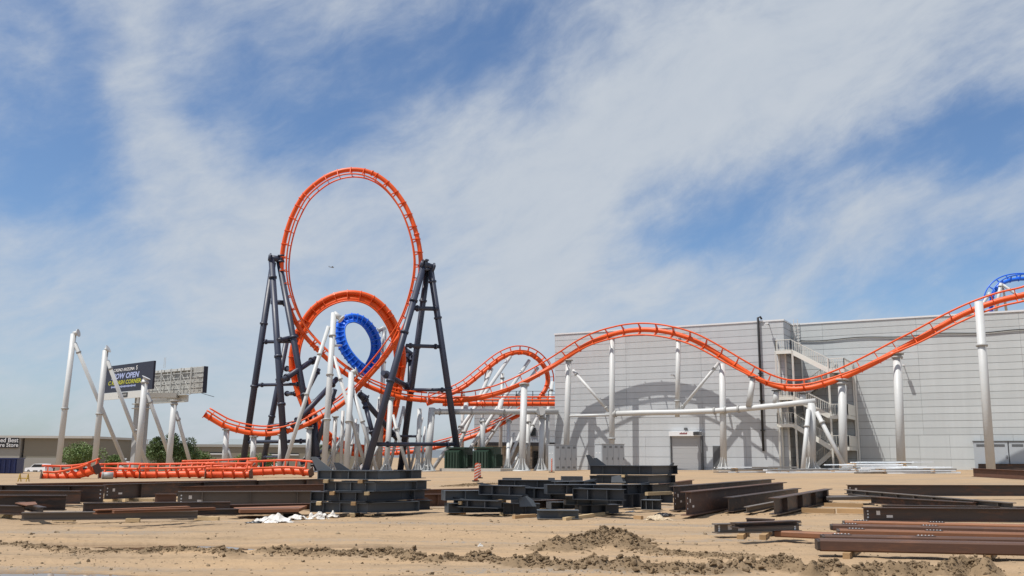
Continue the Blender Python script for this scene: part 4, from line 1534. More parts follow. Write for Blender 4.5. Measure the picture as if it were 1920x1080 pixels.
# ------------------------------------------------------------------ site equipment in front of the building
for k, (px, Yq, lb) in enumerate(((837, 98.0, "dark green transformer on a concrete pad, left of the two"), (890, 97.0, "dark green transformer on a concrete pad, right of the two"))):
    p = PX(px, Yq)
    r = empty("transformer", p, lb, "transformer", "green transformers")
    e, d_ = WU, -WN
    m = MB()
    m.obox(p + e * 1.45 + d_ * 0.9 + Vector((0, 0, .14)), e * 1.9, d_ * 1.5, Vector((0, 0, .16)))
    m.build("concrete_pad", CONC, r)
    z0 = p.z + .30
    e = e * .82
    m = MB()
    m.obox(Vector((p.x, p.y, z0)) + e * 1.3 + d_ * 1.0 + Vector((0, 0, 1.0)), e * 1.25, d_ * .75, Vector((0, 0, 1.0)))
    bd = m.build("tank", GREEN, r)
    m = MB()
    c = Vector((p.x, p.y, z0)) + e * 1.0 + d_ * .15
    m.prism([(-.5, 0), (.35, 0), (.35, 1.95), (-.5, 1.72)], c, d_, (0, 0, 1), e, 2.1)
    hb = m.build("cable_hood", GREEN, r)
    for i in range(5):
        m = MB()
        m.obox(c + e * (-.85 + .42 * i) - d_ * .55 + Vector((0, 0, .86)), e * .10, d_ * .055, Vector((0, 0, .80)))
        m.build("stiffener", GREEN, hb)
    for i in range(8):
        m = MB()
        m.obox(Vector((p.x, p.y, z0)) + e * 2.68 + d_ * (.35 + .19 * i) + Vector((0, 0, .8)), e * .14, d_ * .03, Vector((0, 0, .6)))
        m.build("cooling_fin", GREEN, bd)
    m = MB()
    m.obox(Vector((p.x, p.y, z0)) + e * 1.3 + d_ * .9 + Vector((0, 0, 2.08)), e * 1.36, d_ * .95, Vector((0, 0, .07)))
    m.build("lid", GREEN, bd)

for k, (px, Yq, lb) in enumerate(((1031, 95.5, "grey electrical cabinet left of the two by the wall corner"), (1120, 92.5, "grey electrical cabinet behind the black steel, right of the two"))):
    p = PX(px + 9, Yq)
    r = empty("electrical_cabinet", p, lb, "cabinet", "free-standing grey cabinets")
    e, d_ = Vector((.88, .475, 0)), Vector((-.475, .88, 0))
    H = 2.58
    dep = 1.25
    wid = 2.65
    c = Vector((p.x, p.y, p.z))
    m = MB()
    m.obox(c + e * wid / 2 + d_ * dep / 2 + Vector((0, 0, H / 2)), e * wid / 2, d_ * dep / 2, Vector((0, 0, H / 2)))
    bd = m.build("cabinet_body", CABG, r)
    m = MB()
    m.obox(c + e * wid / 2 + d_ * dep / 2 + Vector((0, 0, H + .03)), e * (wid / 2 + .05), d_ * (dep / 2 + .05), Vector((0, 0, .03)))
    m.build("cabinet_lid", CABG, r)
    for i in range(4):
        a = c + e * (wid * (i + .5) / 4)
        m = MB()
        m.obox(a - d_ * .015 + Vector((0, 0, H / 2)), e * (wid / 8 - .02), d_ * .015, Vector((0, 0, H / 2 - .08)))
        dr = m.build("cabinet_door", CABG, r)
        m = MB()
        for zz in (.28, H - .32):
            for q in range(3):
                m.obox(a - d_ * .036 + Vector((0, 0, zz + .07 * q)), e * .16, d_ * .006, Vector((0, 0, .02)))
        m.build("louvre", CABD, dr)
        m = MB()
        m.obox(a + e * .22 - d_ * .05 + Vector((0, 0, 1.2)), e * .02, d_ * .02, Vector((0, 0, .12)))
        m.build("handle", CABD, dr)
    m = MB()
    m.obox(c - e * .012 + d_ * dep / 2 + Vector((0, 0, H / 2)), e * .012, d_ * (dep / 2 - .06), Vector((0, 0, H / 2 - .08)))
    sd_ = m.build("side_panel", CABG, r)
    for q in (.35, .9):
        m = MB()
        m.obox(c - e * .03 + d_ * q + Vector((0, 0, 1.75)), e * .006, d_ * .12, Vector((0, 0, .04)))
        m.build("label_plate", CAPW, sd_)


def barricade(px, py, h, label, lean=0.0, rz=0.0, group="striped channelizer panels"):
    p = PG(px, py)
    r = empty("channelizer_panel", p, label, "barricade", group)
    wv_ = Vector((math.cos(rz), math.sin(rz), 0))
    nv = Vector((-math.sin(rz), math.cos(rz), 0))
    up = (Vector((0, 0, 1)) + wv_ * lean).normalized()
    w_ = h * .21
    m = MB()
    m.prism([(-w_ / 2, .06 * h), (w_ / 2, .06 * h), (w_ / 2, h * .94), (w_ / 4, h), (-w_ / 4, h), (-w_ / 2, h * .94)], p, wv_, up, nv, .04)
    pn = m.build("panel", BARRO, r)
    for k in range(5):
        z = h * (.13 + .165 * k)
        m = MB()
        m.prism([(-w_ / 2 + .004, z), (w_ / 2 - .004, z + w_ * .55), (w_ / 2 - .004, z + w_ * .55 + h * .07), (-w_ / 2 + .004, z + h * .07)], p - nv * .0235, wv_, up, nv, .005)
        m.build("stripe", BARRW, pn)
    m = MB()
    m.obox(p + Vector((0, 0, .04)), wv_ * w_ * .8, nv * w_ * .8, Vector((0, 0, .04)))
    m.build("rubber_base", TYRE, r)


barricade(892, 903, 1.15, "orange and white striped panel, front one of the pair", .06, .2)
barricade(899, 897, 1.05, "orange and white striped panel, rear one of the pair", -.02, .4)
barricade(1034.5, 886, 1.25, "thin orange panel leaning at the left grey cabinet", .05, 1.2)


# ------------------------------------------------------------------ steel
def ibeam(label, A, B, depth, width, material, z0=0.1, group=None, stiff=0, tf=0.025, tw=0.016, name="steel_beam", cat="beam", tilt=0.0, holes=False):
    """I-beam lying along A-B (x, y of its middle), its bottom z0 above the ground"""
    A = Vector((A[0], A[1], g(A[0], A[1]) + z0))
    B = Vector((B[0], B[1], g(B[0], B[1]) + z0))
    t = (B - A).normalized()
    s = t.cross(Vector((0, 0, 1))).normalized()
    u = s.cross(t)
    if tilt:
        q = Matrix.Rotation(tilt, 3, t)
        s, u = q @ s, q @ u
    L = (B - A).length
    mid = (A + B) / 2
    r = empty(name, A, label, cat, group)
    m = MB()
    m.obox(mid + u * depth / 2, t * L / 2, s * tw / 2, u * (depth / 2 - tf))
    wb = m.build("web", material, r)
    for k in (0, 1):
        m = MB()
        m.obox(mid + u * (tf / 2 if k == 0 else depth - tf / 2), t * (L / 2 + 0.001), s * width / 2, u * tf / 2)
        m.build("flange", material, r)
    for i in range(stiff):
        c = A + t * L * (i + .5) / stiff
        m = MB()
        for sg in (-1, 1):
            m.obox(c + u * depth / 2 + s * sg * (width / 4), t * .008, s * (width / 4 - .008), u * (depth / 2 - tf - .002))
        m.build("stiffener", material, r)
    if holes:
        sdc = s if s.y < 0 else -s
        for q, (al, hz) in enumerate(((.35, .6), (.62, .35))):
            m = MB()
            c = A + t * al + u * depth * hz + sdc * (tw / 2 + .003)
            m.obox(c, t * (.045 + .03 * q), sdc * .002, u * (.05 - .02 * q))
            m.build("chalk_mark" if q else "paper_tag", BARRW, wb)
        m = MB()
        for e_, sg in ((A, 1), (B, -1)):
            for k in range(3):
                c = e_ + t * sg * .10 + u * (depth * (.28 + .22 * k))
                n_ = Vector((0, -1, 0))
                sd__ = s if s.y < 0 else -s
                m.cyl(c + sd__ * (tw / 2 + .001), c + sd__ * (tw / 2 + .004), .022, None, 10)
        m.build("bolt_hole", GALV, wb)
    return r


def bpx(px0, py0, px1, py1, z0):
    a, b = PG(px0, py0, z0), PG(px1, py1, z0)
    return (a.x, a.y), (b.x, b.y)


def beam(label, px0, py0, px1, py1, depth, width, material, z0=.1, **kw):
    A, B = bpx(px0, py0, px1, py1, z0)
    return ibeam(label, A, B, depth, width, material, z0, **kw)


def timber(label, px0, py0, px1, py1, th=.1, z0=0.0, material=None, group="timber dunnage"):
    if z0 > .13:
        a, b = P(px0, py0, 26.4), P(px1, py1, 27.2)
        b.z = a.z
    else:
        a, b = PG(px0, py0, z0), PG(px1, py1, z0)
    m = MB()
    m.bar(a + Vector((0, 0, th / 2)), b + Vector((0, 0, th / 2)), th * 1.1, th)
    o = m.build("timber_block", material or TIMBER, None, a)
    tag(o, label, "timber", group)


def plate(label, quad, z0, th, material, group=None, name="steel_plate", cat="steel plate"):
    """flat plate whose corners are given in the picture at height z0"""
    ps = [PG(px, py, z0) for px, py in quad]
    n = len(ps)
    m = MB()
    m.add([p for p in ps] + [p + Vector((0, 0, th)) for p in ps], [tuple(range(n - 1, -1, -1)), tuple(range(n, 2 * n))] + [(i, (i + 1) % n, n + (i + 1) % n, n + i) for i in range(n)])
    o = m.build(name, material, None, ps[0])
    tag(o, label, cat, group)
    return o


LB = "rusty beams laid out at left"
beam("deep dark beam end at far left, nearest the billboard side", -60, 941, 193, 942, .52, .26, RUSTD, .12, group=LB, stiff=2, holes=True)
beam("long brown beam along the back of the left beams", 30, 929, 478, 918, .42, .24, RUST, .14, group=LB)
beam("dark brown beam running behind the black stack", 195, 936, 612, 919, .50, .26, RUSTD, .10, group=LB, stiff=4, holes=True)
beam("brown beam between the long back beam and the black stack", 300, 931, 640, 924, .36, .22, RUST, .10, group=LB)
beam("dark beam second from the front at far left", -60, 944, 150, 945, .40, .24, RUSTD, .10, group=LB)
beam("dark beam third from the front at far left, ending over sand", -60, 957, 122, 957, .40, .22, RUSTD, .12, group=LB)
beam("brown grey beam left of the black stack with end plate", 332, 949, 600, 947, .42, .24, GREYST, .14, group=LB, stiff=3, holes=True)
beam("short brown beam behind the stacked planks", 290, 942, 330, 942, .26, .2, RUST, .16, group=LB)
beam("dark long beam in the middle of the left foreground", 155, 960, 431, 957, .23, .2, RUSTD, .14, group=LB)
beam("rusty angle lying askew on the front beams", 178, 964, 352, 957, .10, .22, RUSTO, .30, group=LB)
beam("thin orange brown angle on the front beams", 212, 962, 402, 956, .06, .16, RUSTO, .34, group=LB)
beam("low grey beam along the front of the left beams", 40, 976, 370, 972, .19, .2, GREYST, .06, group=LB)
beam("low dark beam right of the front beams", 318, 967, 560, 963, .15, .18, RUSTD, .10, group=LB)
beam("brown low beam ending under the white sheets", 425, 958, 596, 955, .17, .2, RUST, .12, group=LB)
beam("small dark beam stub at the lower left edge", -40, 963, 45, 965, .22, .2, RUSTD, .10, group=LB)
beam("tilted small dark beam near the lower left edge", 38, 952, 80, 964, .16, .16, RUSTD, .2, group=LB)
plate("orange brown plate on the beams at lower left", [(28, 944), (66, 942), (70, 947), (50, 949)], .36, .02, RUSTO)
plate("brown plate stack left of the black stack", [(438, 957), (576, 953), (560, 960), (450, 962)], .16, .08, RUSTO)
for k, (a, b_, c_, d_) in enumerate(((193, 940, 236, 941), (236, 939, 288, 940), (100, 977, 140, 978), (236, 979, 262, 979), (366, 975, 410, 976), (0, 970, 20, 971))):
    timber(["pale plank under the dark beam ends at left", "pale plank right of its neighbour under the dark beam ends", "flat timber under the low grey beam, left one", "flat timber under the low grey beam, right one",
            "timber block right of the low grey beam", "timber block at the lower left edge"][k], a, b_, c_, d_, .09, 0, TIMBERP)
# oblique I-beams in the middle right
MG = "oblique rusty I-beams"


def oblique(label, pn, yb, pf, yt, depth, width, material, stiff=0, z0=.06, holes=False):
    """near end by its bottom pixel, far end by its top pixel"""
    a = PG(pn, yb, z0)
    b = PG(pf, yt, z0 + depth)
    return ibeam(label, (a.x, a.y), (b.x, b.y), depth, width, material, z0, group=MG, stiff=stiff, holes=holes)


oblique("rear left oblique rusty I-beam", 1264, 958, 1446, 898, .72, .30, RUSTD, holes=True)
oblique("large oblique rusty I-beam with white chalk marks at its end", 1287, 967, 1468, 904, .64, .32, RUST, holes=True)
oblique("oblique dark I-beam, third of the four", 1366, 960, 1496, 915, .42, .28, RUSTD)
oblique("oblique I-beam with web stiffeners, rightmost of the four", 1452, 965, 1553, 916, .46, .30, RUSTD, stiff=4)
oblique("short low oblique channel between the I-beams", 1400, 962, 1480, 935, .18, .16, GREYST)
# right stacks
RB = "steel beams stacked at right"
beam("long dark beam at the back of the right stack", 1590, 930, 2020, 930, .44, .24, RUSTD, .14, group=RB, holes=True)
beam("grey brown channel lying askew on the right stack", 1588, 926, 1900, 954, .16, .2, GREYST, .34, group=RB, stiff=9)
beam("tapering dark beam inside the right stack", 1634, 944, 1830, 957, .22, .2, RUSTD, .22, group=RB)
beam("thin dark beam above the front dark beam", 1655, 958, 1990, 962, .16, .2, RUSTD, .22, group=RB)
beam("dark front I-beam with bolt holes in the right stack", 1620, 977, 1990, 980, .33, .24, RUSTD, .12, group=RB, holes=True)
for k, (a, b_, c_, d_, w_, h_, mm, lb) in enumerate(((1584, 987, 1990, 997, .3, .13, RUSTO, "orange brown tube at the back of the front right tubes"), (1561, 994, 1990, 1004, .3, .13, RUST, "brown tube second from the back at right"),
                                                     (1574, 1003, 1990, 1013, .34, .12, RUSTO, "wide brown tube with slots at right"), (1545, 1018, 1990, 1027, .34, .15, RUST, "brown tube just behind the frontmost at right"),
                                                     (1456, 1006, 1580, 1012, .26, .12, RUSTO, "short brown tube sticking out left of the right stack"), (1536, 1032, 1990, 1042, .36, .19, GREYST if False else RUST, "frontmost long brown tube on timber blocks at right"))):
    A, B = bpx(a, b_, c_, d_, .10)
    A3, B3 = Vector((*A, .10 + h_ / 2)), Vector((*B, .10 + h_ / 2))
    t = (B3 - A3).normalized()
    s = t.cross(Vector((0, 0, 1)))
    r = empty("steel_tube", A3 - Vector((0, 0, h_ / 2)), lb, "steel tube", "brown tubes at right")
    m = MB()
    bv = .025
    prof = [(-w_ / 2 + bv, -h_ / 2), (w_ / 2 - bv, -h_ / 2), (w_ / 2, -h_ / 2 + bv), (w_ / 2, h_ / 2 - bv), (w_ / 2 - bv, h_ / 2), (-w_ / 2 + bv, h_ / 2), (-w_ / 2, h_ / 2 - bv), (-w_ / 2, -h_ / 2 + bv)]
    m.prism(prof, (A3 + B3) / 2, s, (0, 0, 1), t, (B3 - A3).length)
    m.build("tube_wall", mm, r)
    m = MB()
    m.prism([(p[0] * .93, p[1] * .88) for p in prof], A3 - t * .02, s, (0, 0, 1), t, .05)
    m.build("end_cap", RUSTD, r)
    for q in ((.10, .55) if k < 4 else ()):
        m = MB()
        c = A3.lerp(B3, q * .8)
        m.obox(c + Vector((0, 0, h_ / 2 + .006)), t * .16, s * .07, Vector((0, 0, .006)))
        sp_ = m.build("splice_plate", RUSTD, r)
        for j in range(5):
            m = MB()
            m.cyl(c + t * (-.12 + .06 * j) + Vector((0, 0, h_ / 2 + .012)), c + t * (-.12 + .06 * j) + Vector((0, 0, h_ / 2 + .022)), .012, None, 8)
            m.build("bolt", GALV, sp_)
timber("timber block under the left of the frontmost brown tube", 1587, 1049, 1606, 1036, .10, 0)
timber("timber block under the right of the frontmost brown tube", 1851, 1053, 1864, 1040, .10, 0)
A, B = bpx(1340, 1000, 1498, 996, .12)
ibeam("grey beam resting on timbers in the right foreground", A, B, .19, .2, GREYST, .12, group=RB, holes=True)
beam("black channel on top of the grey beam", 1378, 990, 1494, 985, .10, .24, RUSTD, .30, group=RB)
beam("short black angle standing behind the grey beam", 1400, 982, 1452, 984, .12, .14, RUSTD, .22, group=RB)
timber("timber block under the grey beam, left one", 1388, 1014, 1402, 1003, .115, 0)
timber("timber block under the grey beam, right one", 1430, 1014, 1446, 1003, .115, 0)
for a, b_, c_, d_, lb in ((1546, 951, 1618, 952, "pale timber baulk behind the dark front beam"), (1554, 937, 1634, 939, "timber baulk under the back of the right stack"), (1504, 961, 1566, 963, "loose timber between the oblique beams and right stack"), (1570, 962, 1640, 964, "grey brown timber left of the dark front beam")):
    timber(lb, a, b_, c_, d_, .14, 0, TIMBER)
plate("brown plate between the timbers at right", [(1548, 934), (1634, 933), (1634, 937), (1550, 938)], .2, .1, GREYST)
beam("low dark rusty sheet pile by the rightmost column", 1826, 898, 1990, 904, .60, .30, RUST, 0, group=RB)
beam("second rusty sheet pile behind the first by the rightmost column", 1836, 893, 1990, 897, .55, .30, RUSTD, 0, group=RB)


# black fabricated girders: bent plates stacked with timber between
def girder(label, path, z, h, wd, material, fins=(), stiff=(.2, .5, .8), group=None, seed=0):
    """path: points in the plan (x, y) of the web; z height above the ground of its bottom"""
    base = Vector((path[0][0], path[0][1], g(*path[0]) + z))
    r = empty("steel_girder", base, label, "steel girder", group)
    for i in range(len(path) - 1):
        a = Vector((*path[i], g(*path[i]) + z))
        b = Vector((*path[i + 1], g(*path[i + 1]) + z))
        t = (b - a).normalized()
        s = t.cross(Vector((0, 0, 1)))
        L = (b - a).length
        m = MB()
        m.obox((a + b) / 2 + Vector((0, 0, h / 2)), t * L / 2, s * .01, Vector((0, 0, h / 2 - .015)))
        m.build("web", material, r)
        for zz in (.0075, h - .0075):
            m = MB()
            m.obox((a + b) / 2 + Vector((0, 0, zz)), t * (L / 2 + .001 * i), s * wd / 2, Vector((0, 0, .0075)))
            m.build("flange", material, r)
        if i == 0:
            for q in stiff:
                m = MB()
                c = a + t * L * q - s * .0
                sd__ = s if s.y < 0 else -s
                m.obox(c + sd__ * (wd * .22 + .01) + Vector((0, 0, h * .5)), t * .009, sd__ * wd * .22, Vector((0, 0, h * .5 - .02)))
                m.build("stiffener", material, r)
    for (end, dx, dz) in fins:
        a = Vector((*path[0], base.z)) if end == 0 else Vector((*path[-1], g(*path[-1]) + z))
        nb_ = Vector((*path[1], base.z)) if end == 0 else Vector((*path[-2], g(*path[-2]) + z))
        t = (a - nb_).normalized()
        m = MB()
        m.prism([(-.35, 0), (0, 0), (dx * .3, h), (dx, h + dz), (dx - .16, h + dz), (-.35, h)], a, t, (0, 0, 1), t.cross(Vector((0, 0, 1))), .03)
        m.build("gusset_plate", material, r)
        m = MB()
        m.obox(a + t * .012 + Vector((0, 0, h / 2)), t * .01, t.cross(Vector((0, 0, 1))) * wd / 2, Vector((0, 0, h / 2)))
        m.build("end_plate", material, r)
    return r


def heap_ends(x0, x1, yb, dy, z, k):
    """ends of a heap piece: low ones lie on the ground, upper ones rest on the pieces below them"""
    if z < .13:
        a, b = PG(x0, yb, z), PG(x1, yb - dy, z)
        return [(a.x, a.y), (b.x, b.y)], z
    Yq = 26.6 + .45 * (k % 4) + (1.2 if yb < 925 else 0)
    a, b = P(x0, yb, Yq), P(x1, yb, Yq + .35 * dy)
    return [(a.x, a.y), (b.x, b.y)], a.z - g(a.x, a.y)


def gxy(px, py, z=0.0):
    p = PG(px, py, z)
    return (p.x, p.y)


BG = "black steel girders stacked on timber"
lay = [  # left px, knee px, right px, height px range (bottom, top), label
    (586, 690, 778, 961, 943, "lowest black girder of the tall stack", SLATEST), (587, 688, 768, 940, 923, "third black girder of the tall stack from the top", BLACKST),
    (612, 705, 772, 921, 904, "second black girder of the tall stack from the top", SLATEST), (600, 708, 762, 899, 883, "topmost black girder of the tall stack with upturned fin", SLATEST)]
y_front = PG(680, 969).y
pxm = F_PX / y_front
for k, (xl, xk, xr, yb, yt, lb, mm) in enumerate(lay):
    zb_ = P(690, yb, y_front).z
    h = (yb - yt) / pxm
    A = P(xl, yb, y_front + .15)
    K = P(xk, yb, y_front - .05)
    E = P(xr, yb - 3, y_front + (1.3 if k else 1.0))
    girder(lb, [(A.x, A.y), (K.x, K.y), (E.x, E.y)], zb_, h, .34, mm, fins=((0, .16 if k != 3 else .30, .0 if k != 3 else .36), (1, .12, .0)), group=BG, stiff=(.22, .52, .82))
    girder(lb.replace("black girder", "black rear girder"), [(A.x + .3, A.y + 1.0), (K.x + .4, K.y + .95), (E.x + .35, E.y + .7)], zb_, h, .34, BLACKST, fins=((0, .14, .0 if k != 3 else .2),), group=BG, stiff=())
    for q, (tx, lab2) in enumerate(((xl + 10, "left"), (xl + 75, "middle"))):
        m = MB()
        p0 = P(tx, yb + 2, y_front - .42)
        p1 = P(tx + 12, yb, y_front + 1.6)
        p0.z = p1.z = zb_ - .047
        m.bar(p0, p1, .12, .085)
        o = m.build("timber_block", TIMBERP if (k + q) % 2 else TIMBER, None, p0)
        tag(o, f"{lab2} timber under the {lb.split(' with')[0]}", "timber", "stack timbers")
# right group of black girders (behind the mound)
lay2 = [(1108, 1215, 1258, 907, 893, "lower black girder of the small stack by the oblique beams", BLACKST), (1108, 1222, 1262, 890, 874, "top black girder of the small stack with raised fin", BLACKST),
        (1112, 1210, 1262, 925, 911, "bottom black girder of the small stack by the oblique beams", BLACKST)]
y2 = PG(1180, 934).y
for k, (xl, xk, xr, yb, yt, lb, mm) in enumerate(lay2):
    zb_ = P(1180, yb, y2).z
    h = (yb - yt) / (F_PX / y2)
    A, K, E = P(xl, yb, y2 + .3), P(xk, yb, y2), P(xr, yb - 2, y2 + 1.6)
    girder(lb, [(A.x, A.y), (K.x, K.y), (E.x, E.y)], zb_, h, .4, mm, fins=((0, .2, .0 if k != 1 else .42), (1, .12, .12)), group=BG)
    girder(lb.replace("black girder", "black rear girder"), [(A.x + .4, A.y + 1.2), (K.x + .4, K.y + 1.2), (E.x + .2, E.y + .9)], zb_, h, .4, mm, fins=((0, .2, .0 if k != 1 else .3),), group=BG, stiff=())
    m = MB()
    p0 = P(xl + 60, yb + 1, y2 - .4)
    p1 = P(xl + 66, yb + 1, y2 + 1.8)
    p0.z = p1.z = zb_ - .05
    m.bar(p0, p1, .13, .09)
    tag(m.build("timber_block", TIMBERP, None, p0), f"timber under the {lb.split(' with')[0]}", "timber", "stack timbers")
# middle low black steel
mid = [  # x0, x1, bottom py, height m, z, material, label
    (832, 978, 938, .27, .32, SLATEST, "long slate girder on top of the middle heap, left side"), (838, 950, 961, .26, .08, SLATEST, "slate girder at the bottom left of the middle heap"),
    (945, 1012, 963, .28, .06, BLACKST, "dark girder end right of the bottom slate girder"), (936, 1056, 918, .30, .38, BLACKST, "black notched girder at the back of the middle heap"),
    (1024, 1166, 926, .26, .46, BLACKST, "black girder bridging the middle of the heap"), (1060, 1140, 946, .24, .14, SLATEST, "slate box girder in the middle of the heap"),
    (1168, 1206, 952, .58, .05, BLACKST, "upright dark plate girder right in the heap"), (1007, 1085, 972, .22, .03, SLATEST, "front slate channel lying on the sand"),
    (1030, 1120, 954, .2, .10, BLACKST, "black girder behind the front slate channel"), (1085, 1160, 963, .24, .05, BLACKST, "low black girder right of the front slate channel"),
    (1206, 1240, 955, .3, .03, SLATEST, "tipped slate gusset by the oblique beams")]
for k, (x0, x1, yb, h, z, mm, lb) in enumerate(mid):
    ends, z = heap_ends(x0, x1, yb, random.uniform(-1, 2), z, k)
    girder(lb, ends, z, h, .42, mm, fins=((0, .14 if k % 3 == 0 else .05, 0),) if k not in (7, 6) else (), group="black steel heap in the middle", stiff=(.25, .6) if k != 7 else ())
more_heap = [(858, 940, 950, .2, .36, BLACKST, "short black girder lying across the slate girders"), (958, 1030, 946, .3, .10, SLATEST, "slate girder filling the middle of the heap, left of centre"),
             (985, 1060, 934, .3, .24, BLACKST, "black girder under the small square block"), (1000, 1075, 953, .24, .06, RUSTD, "brown black girder behind the front channel's left end"), (1080, 1170, 936, .3, .22, BLACKST, "black girder under the bridging one"),
             (1120, 1175, 950, .34, .06, SLATEST, "slate girder left of the upright dark plate girder"), (1195, 1262, 941, .3, .08, BLACKST, "black girder below the small stack's right end"), (1150, 1215, 927, .28, .30, BLACKST, "black girder under the small stack's left end"),
             (905, 985, 927, .26, .2, BLACKST, "black girder behind the long slate girder"), (1040, 1110, 918, .24, .42, SLATEST, "slate girder at the back of the heap")]
for k, (x0, x1, yb, h, z, mm, lb) in enumerate(more_heap):
    ends, z = heap_ends(x0, x1, yb, 2.5 if k % 2 else -2, z, k)
    girder(lb, ends, z, h, .36, mm, fins=((k % 2, .22, .06),), group="black steel heap in the middle", stiff=(.3, .7))
for k, (px, py, z, lx, ly, rot, lb) in enumerate(((1222, 953, .0, .5, .3, .5, "tipped triangular gusset plate by the oblique beams"), (1160, 905, .55, .6, .3, -.3, "gusset plate leaning on the small stack"), (990, 950, .3, .5, .3, .4, "gusset plate on the middle heap"), (770, 958, .0, .5, .34, -.5, "gusset plate leaning at the tall stack's right foot"))):
    c = PG(px, py, z) if z < .1 else P(px, py, 26.2 if px > 800 and py > 920 else (y2 - .3 if px > 800 else y_front + .4))
    m = MB()
    dv = Vector((math.cos(rot), math.sin(rot), 0))
    uv = Vector((-.3 * math.sin(rot), .3 * math.cos(rot), 1)).normalized()
    m.prism([(-lx / 2, 0), (lx / 2, 0), (lx * .35, ly * .6), (0, ly), (-lx / 2, ly * .8)], c, dv, uv, dv.cross(uv), .025)
    tag(m.build("gusset_plate", SLATEST, None, c), lb, "steel plate", "loose gusset plates")
for x0, x1, yt, yb in ((942, 978, 896, 906), (1028, 1040, 896, 906), (1052, 1092, 893, 906)):
    Yq = PG(1000, 918, .38).y + .1
    p0, p1 = P(x0, yb, Yq), P(x1, yt, Yq)
    m = MB()
    m.obox(((p0.x + p1.x) / 2, Yq, (p0.z + p1.z) / 2 - .05), ((p1.x - p0.x) / 2, 0, 0), (0, .2, 0), (0, 0, (p1.z - p0.z) / 2 + .05))
    o = m.build("steel_block", BLACKST, None, p0)
    tag(o, {942: "wide black block standing on the notched girder", 1028: "small square black block standing on the heap", 1052: "black block at the right of the notched girder"}[x0], "steel block", "blocks on the heap")
for k, (a, b_, c_, d_, z, lb) in enumerate(((842, 965, 872, 964, 0, "timber under the bottom slate girder, left"), (940, 968, 955, 962, 0, "timber under the dark girder end"), (963, 973, 1003, 970, 0, "long timber sticking out left of the front channel"),
                                            (862, 946, 884, 941, .28, "timber between the two slate girders, left"), (928, 944, 946, 941, .28, "timber between the two slate girders, right"), (938, 921, 962, 919, .3, "timber under the black notched girder"),
                                            (1128, 930, 1152, 926, .4, "timber on the middle heap by the upright girder"), (1058, 977, 1140, 965, 0, "thin pale plank in front of the heap"), (1190, 973, 1204, 974, 0, "short plank left of the scrap pile"),
                                            (1212, 929, 1258, 926, .2, "brown timber right of the heap"))):
    timber(lb, a, b_, c_, d_, .09, z, TIMBERP if k % 2 else TIMBER)
beam("brown beam right of the tall black stack", 762, 950, 838, 949, .38, .26, RUST, .06, group="brown beams in the middle", stiff=2)
beam("long brown beam behind the middle heap", 770, 934, 960, 928, .30, .24, RUST, .10, group="brown beams in the middle")
beam("thin brown beam behind the middle heap's left end", 860, 927, 950, 918, .16, .2, RUST, .14, group="brown beams in the middle")
beam("brown beam behind the small black stack", 1240, 920, 1298, 911, .32, .26, RUST, .10, group="brown beams in the middle")

# ------------------------------------------------------------------ bundles of galvanised bars in front of the building
for (x0, x1, Ya, layers, lb) in ((1336, 1500, 80, 3, "left bundle below the flared column"), (1425, 1612, 78, 2, "low bundle at the stair foot"),
                                 (1545, 1752, 79, 5, "tall right bundle"), (1600, 1802, 75, 3, "right bundle's spread front")):
    for ly in range(layers):
        for k in range(6 - ly // 2):
            L = random.uniform(.55, .9) * (1 - .06 * ly)
            a = x0 + (x1 - x0) * random.uniform(0, 1 - L)
            b_ = a + (x1 - x0) * L
            Yq = Ya + .34 * k + .1 * ly + random.uniform(-.1, .1)
            p0, p1 = P(a, 870, Yq), P(b_, 870, Yq + random.uniform(-.5, .5))
            z_ = .05 + .19 * ly + random.uniform(-.02, .02)
            p0.z, p1.z = g(p0.x, p0.y) + z_, g(p1.x, p1.y) + z_ + random.uniform(-.03, .05)
            m = MB()
            m.bar(p0, p1, random.choice((.10, .14, .20)), random.choice((.08, .11, .13)))
            pale = random.random() < .7
            o = m.build("metal_bar", GALV if pale else GALVG, None, p0)
            tag(o, ("pale" if pale else "dull brown") + " metal bar in the " + ["bottom", "second", "third", "fourth", "fifth"][ly] + " layer of the " + lb, "metal bar", "metal bars by the wall, " + lb)
        for q in (.25, .7):
            if ly == 0:
                continue
            pc_ = P(x0 + (x1 - x0) * q, 870, Ya + .8)
            pc_.z = g(pc_.x, pc_.y) + .19 * ly - .05
            m = MB()
            m.bar(pc_ - Vector((0, 1.0, 0)), pc_ + Vector((0, 1.0, 0)), .09, .07)
            o = m.build("timber_block", TIMBER, None, pc_)
            tag(o, "short timber spacer under the " + ["", "second", "third", "fourth", "fifth"][ly] + " layer of the " + lb, "timber", "spacers in the bar bundles, " + lb)

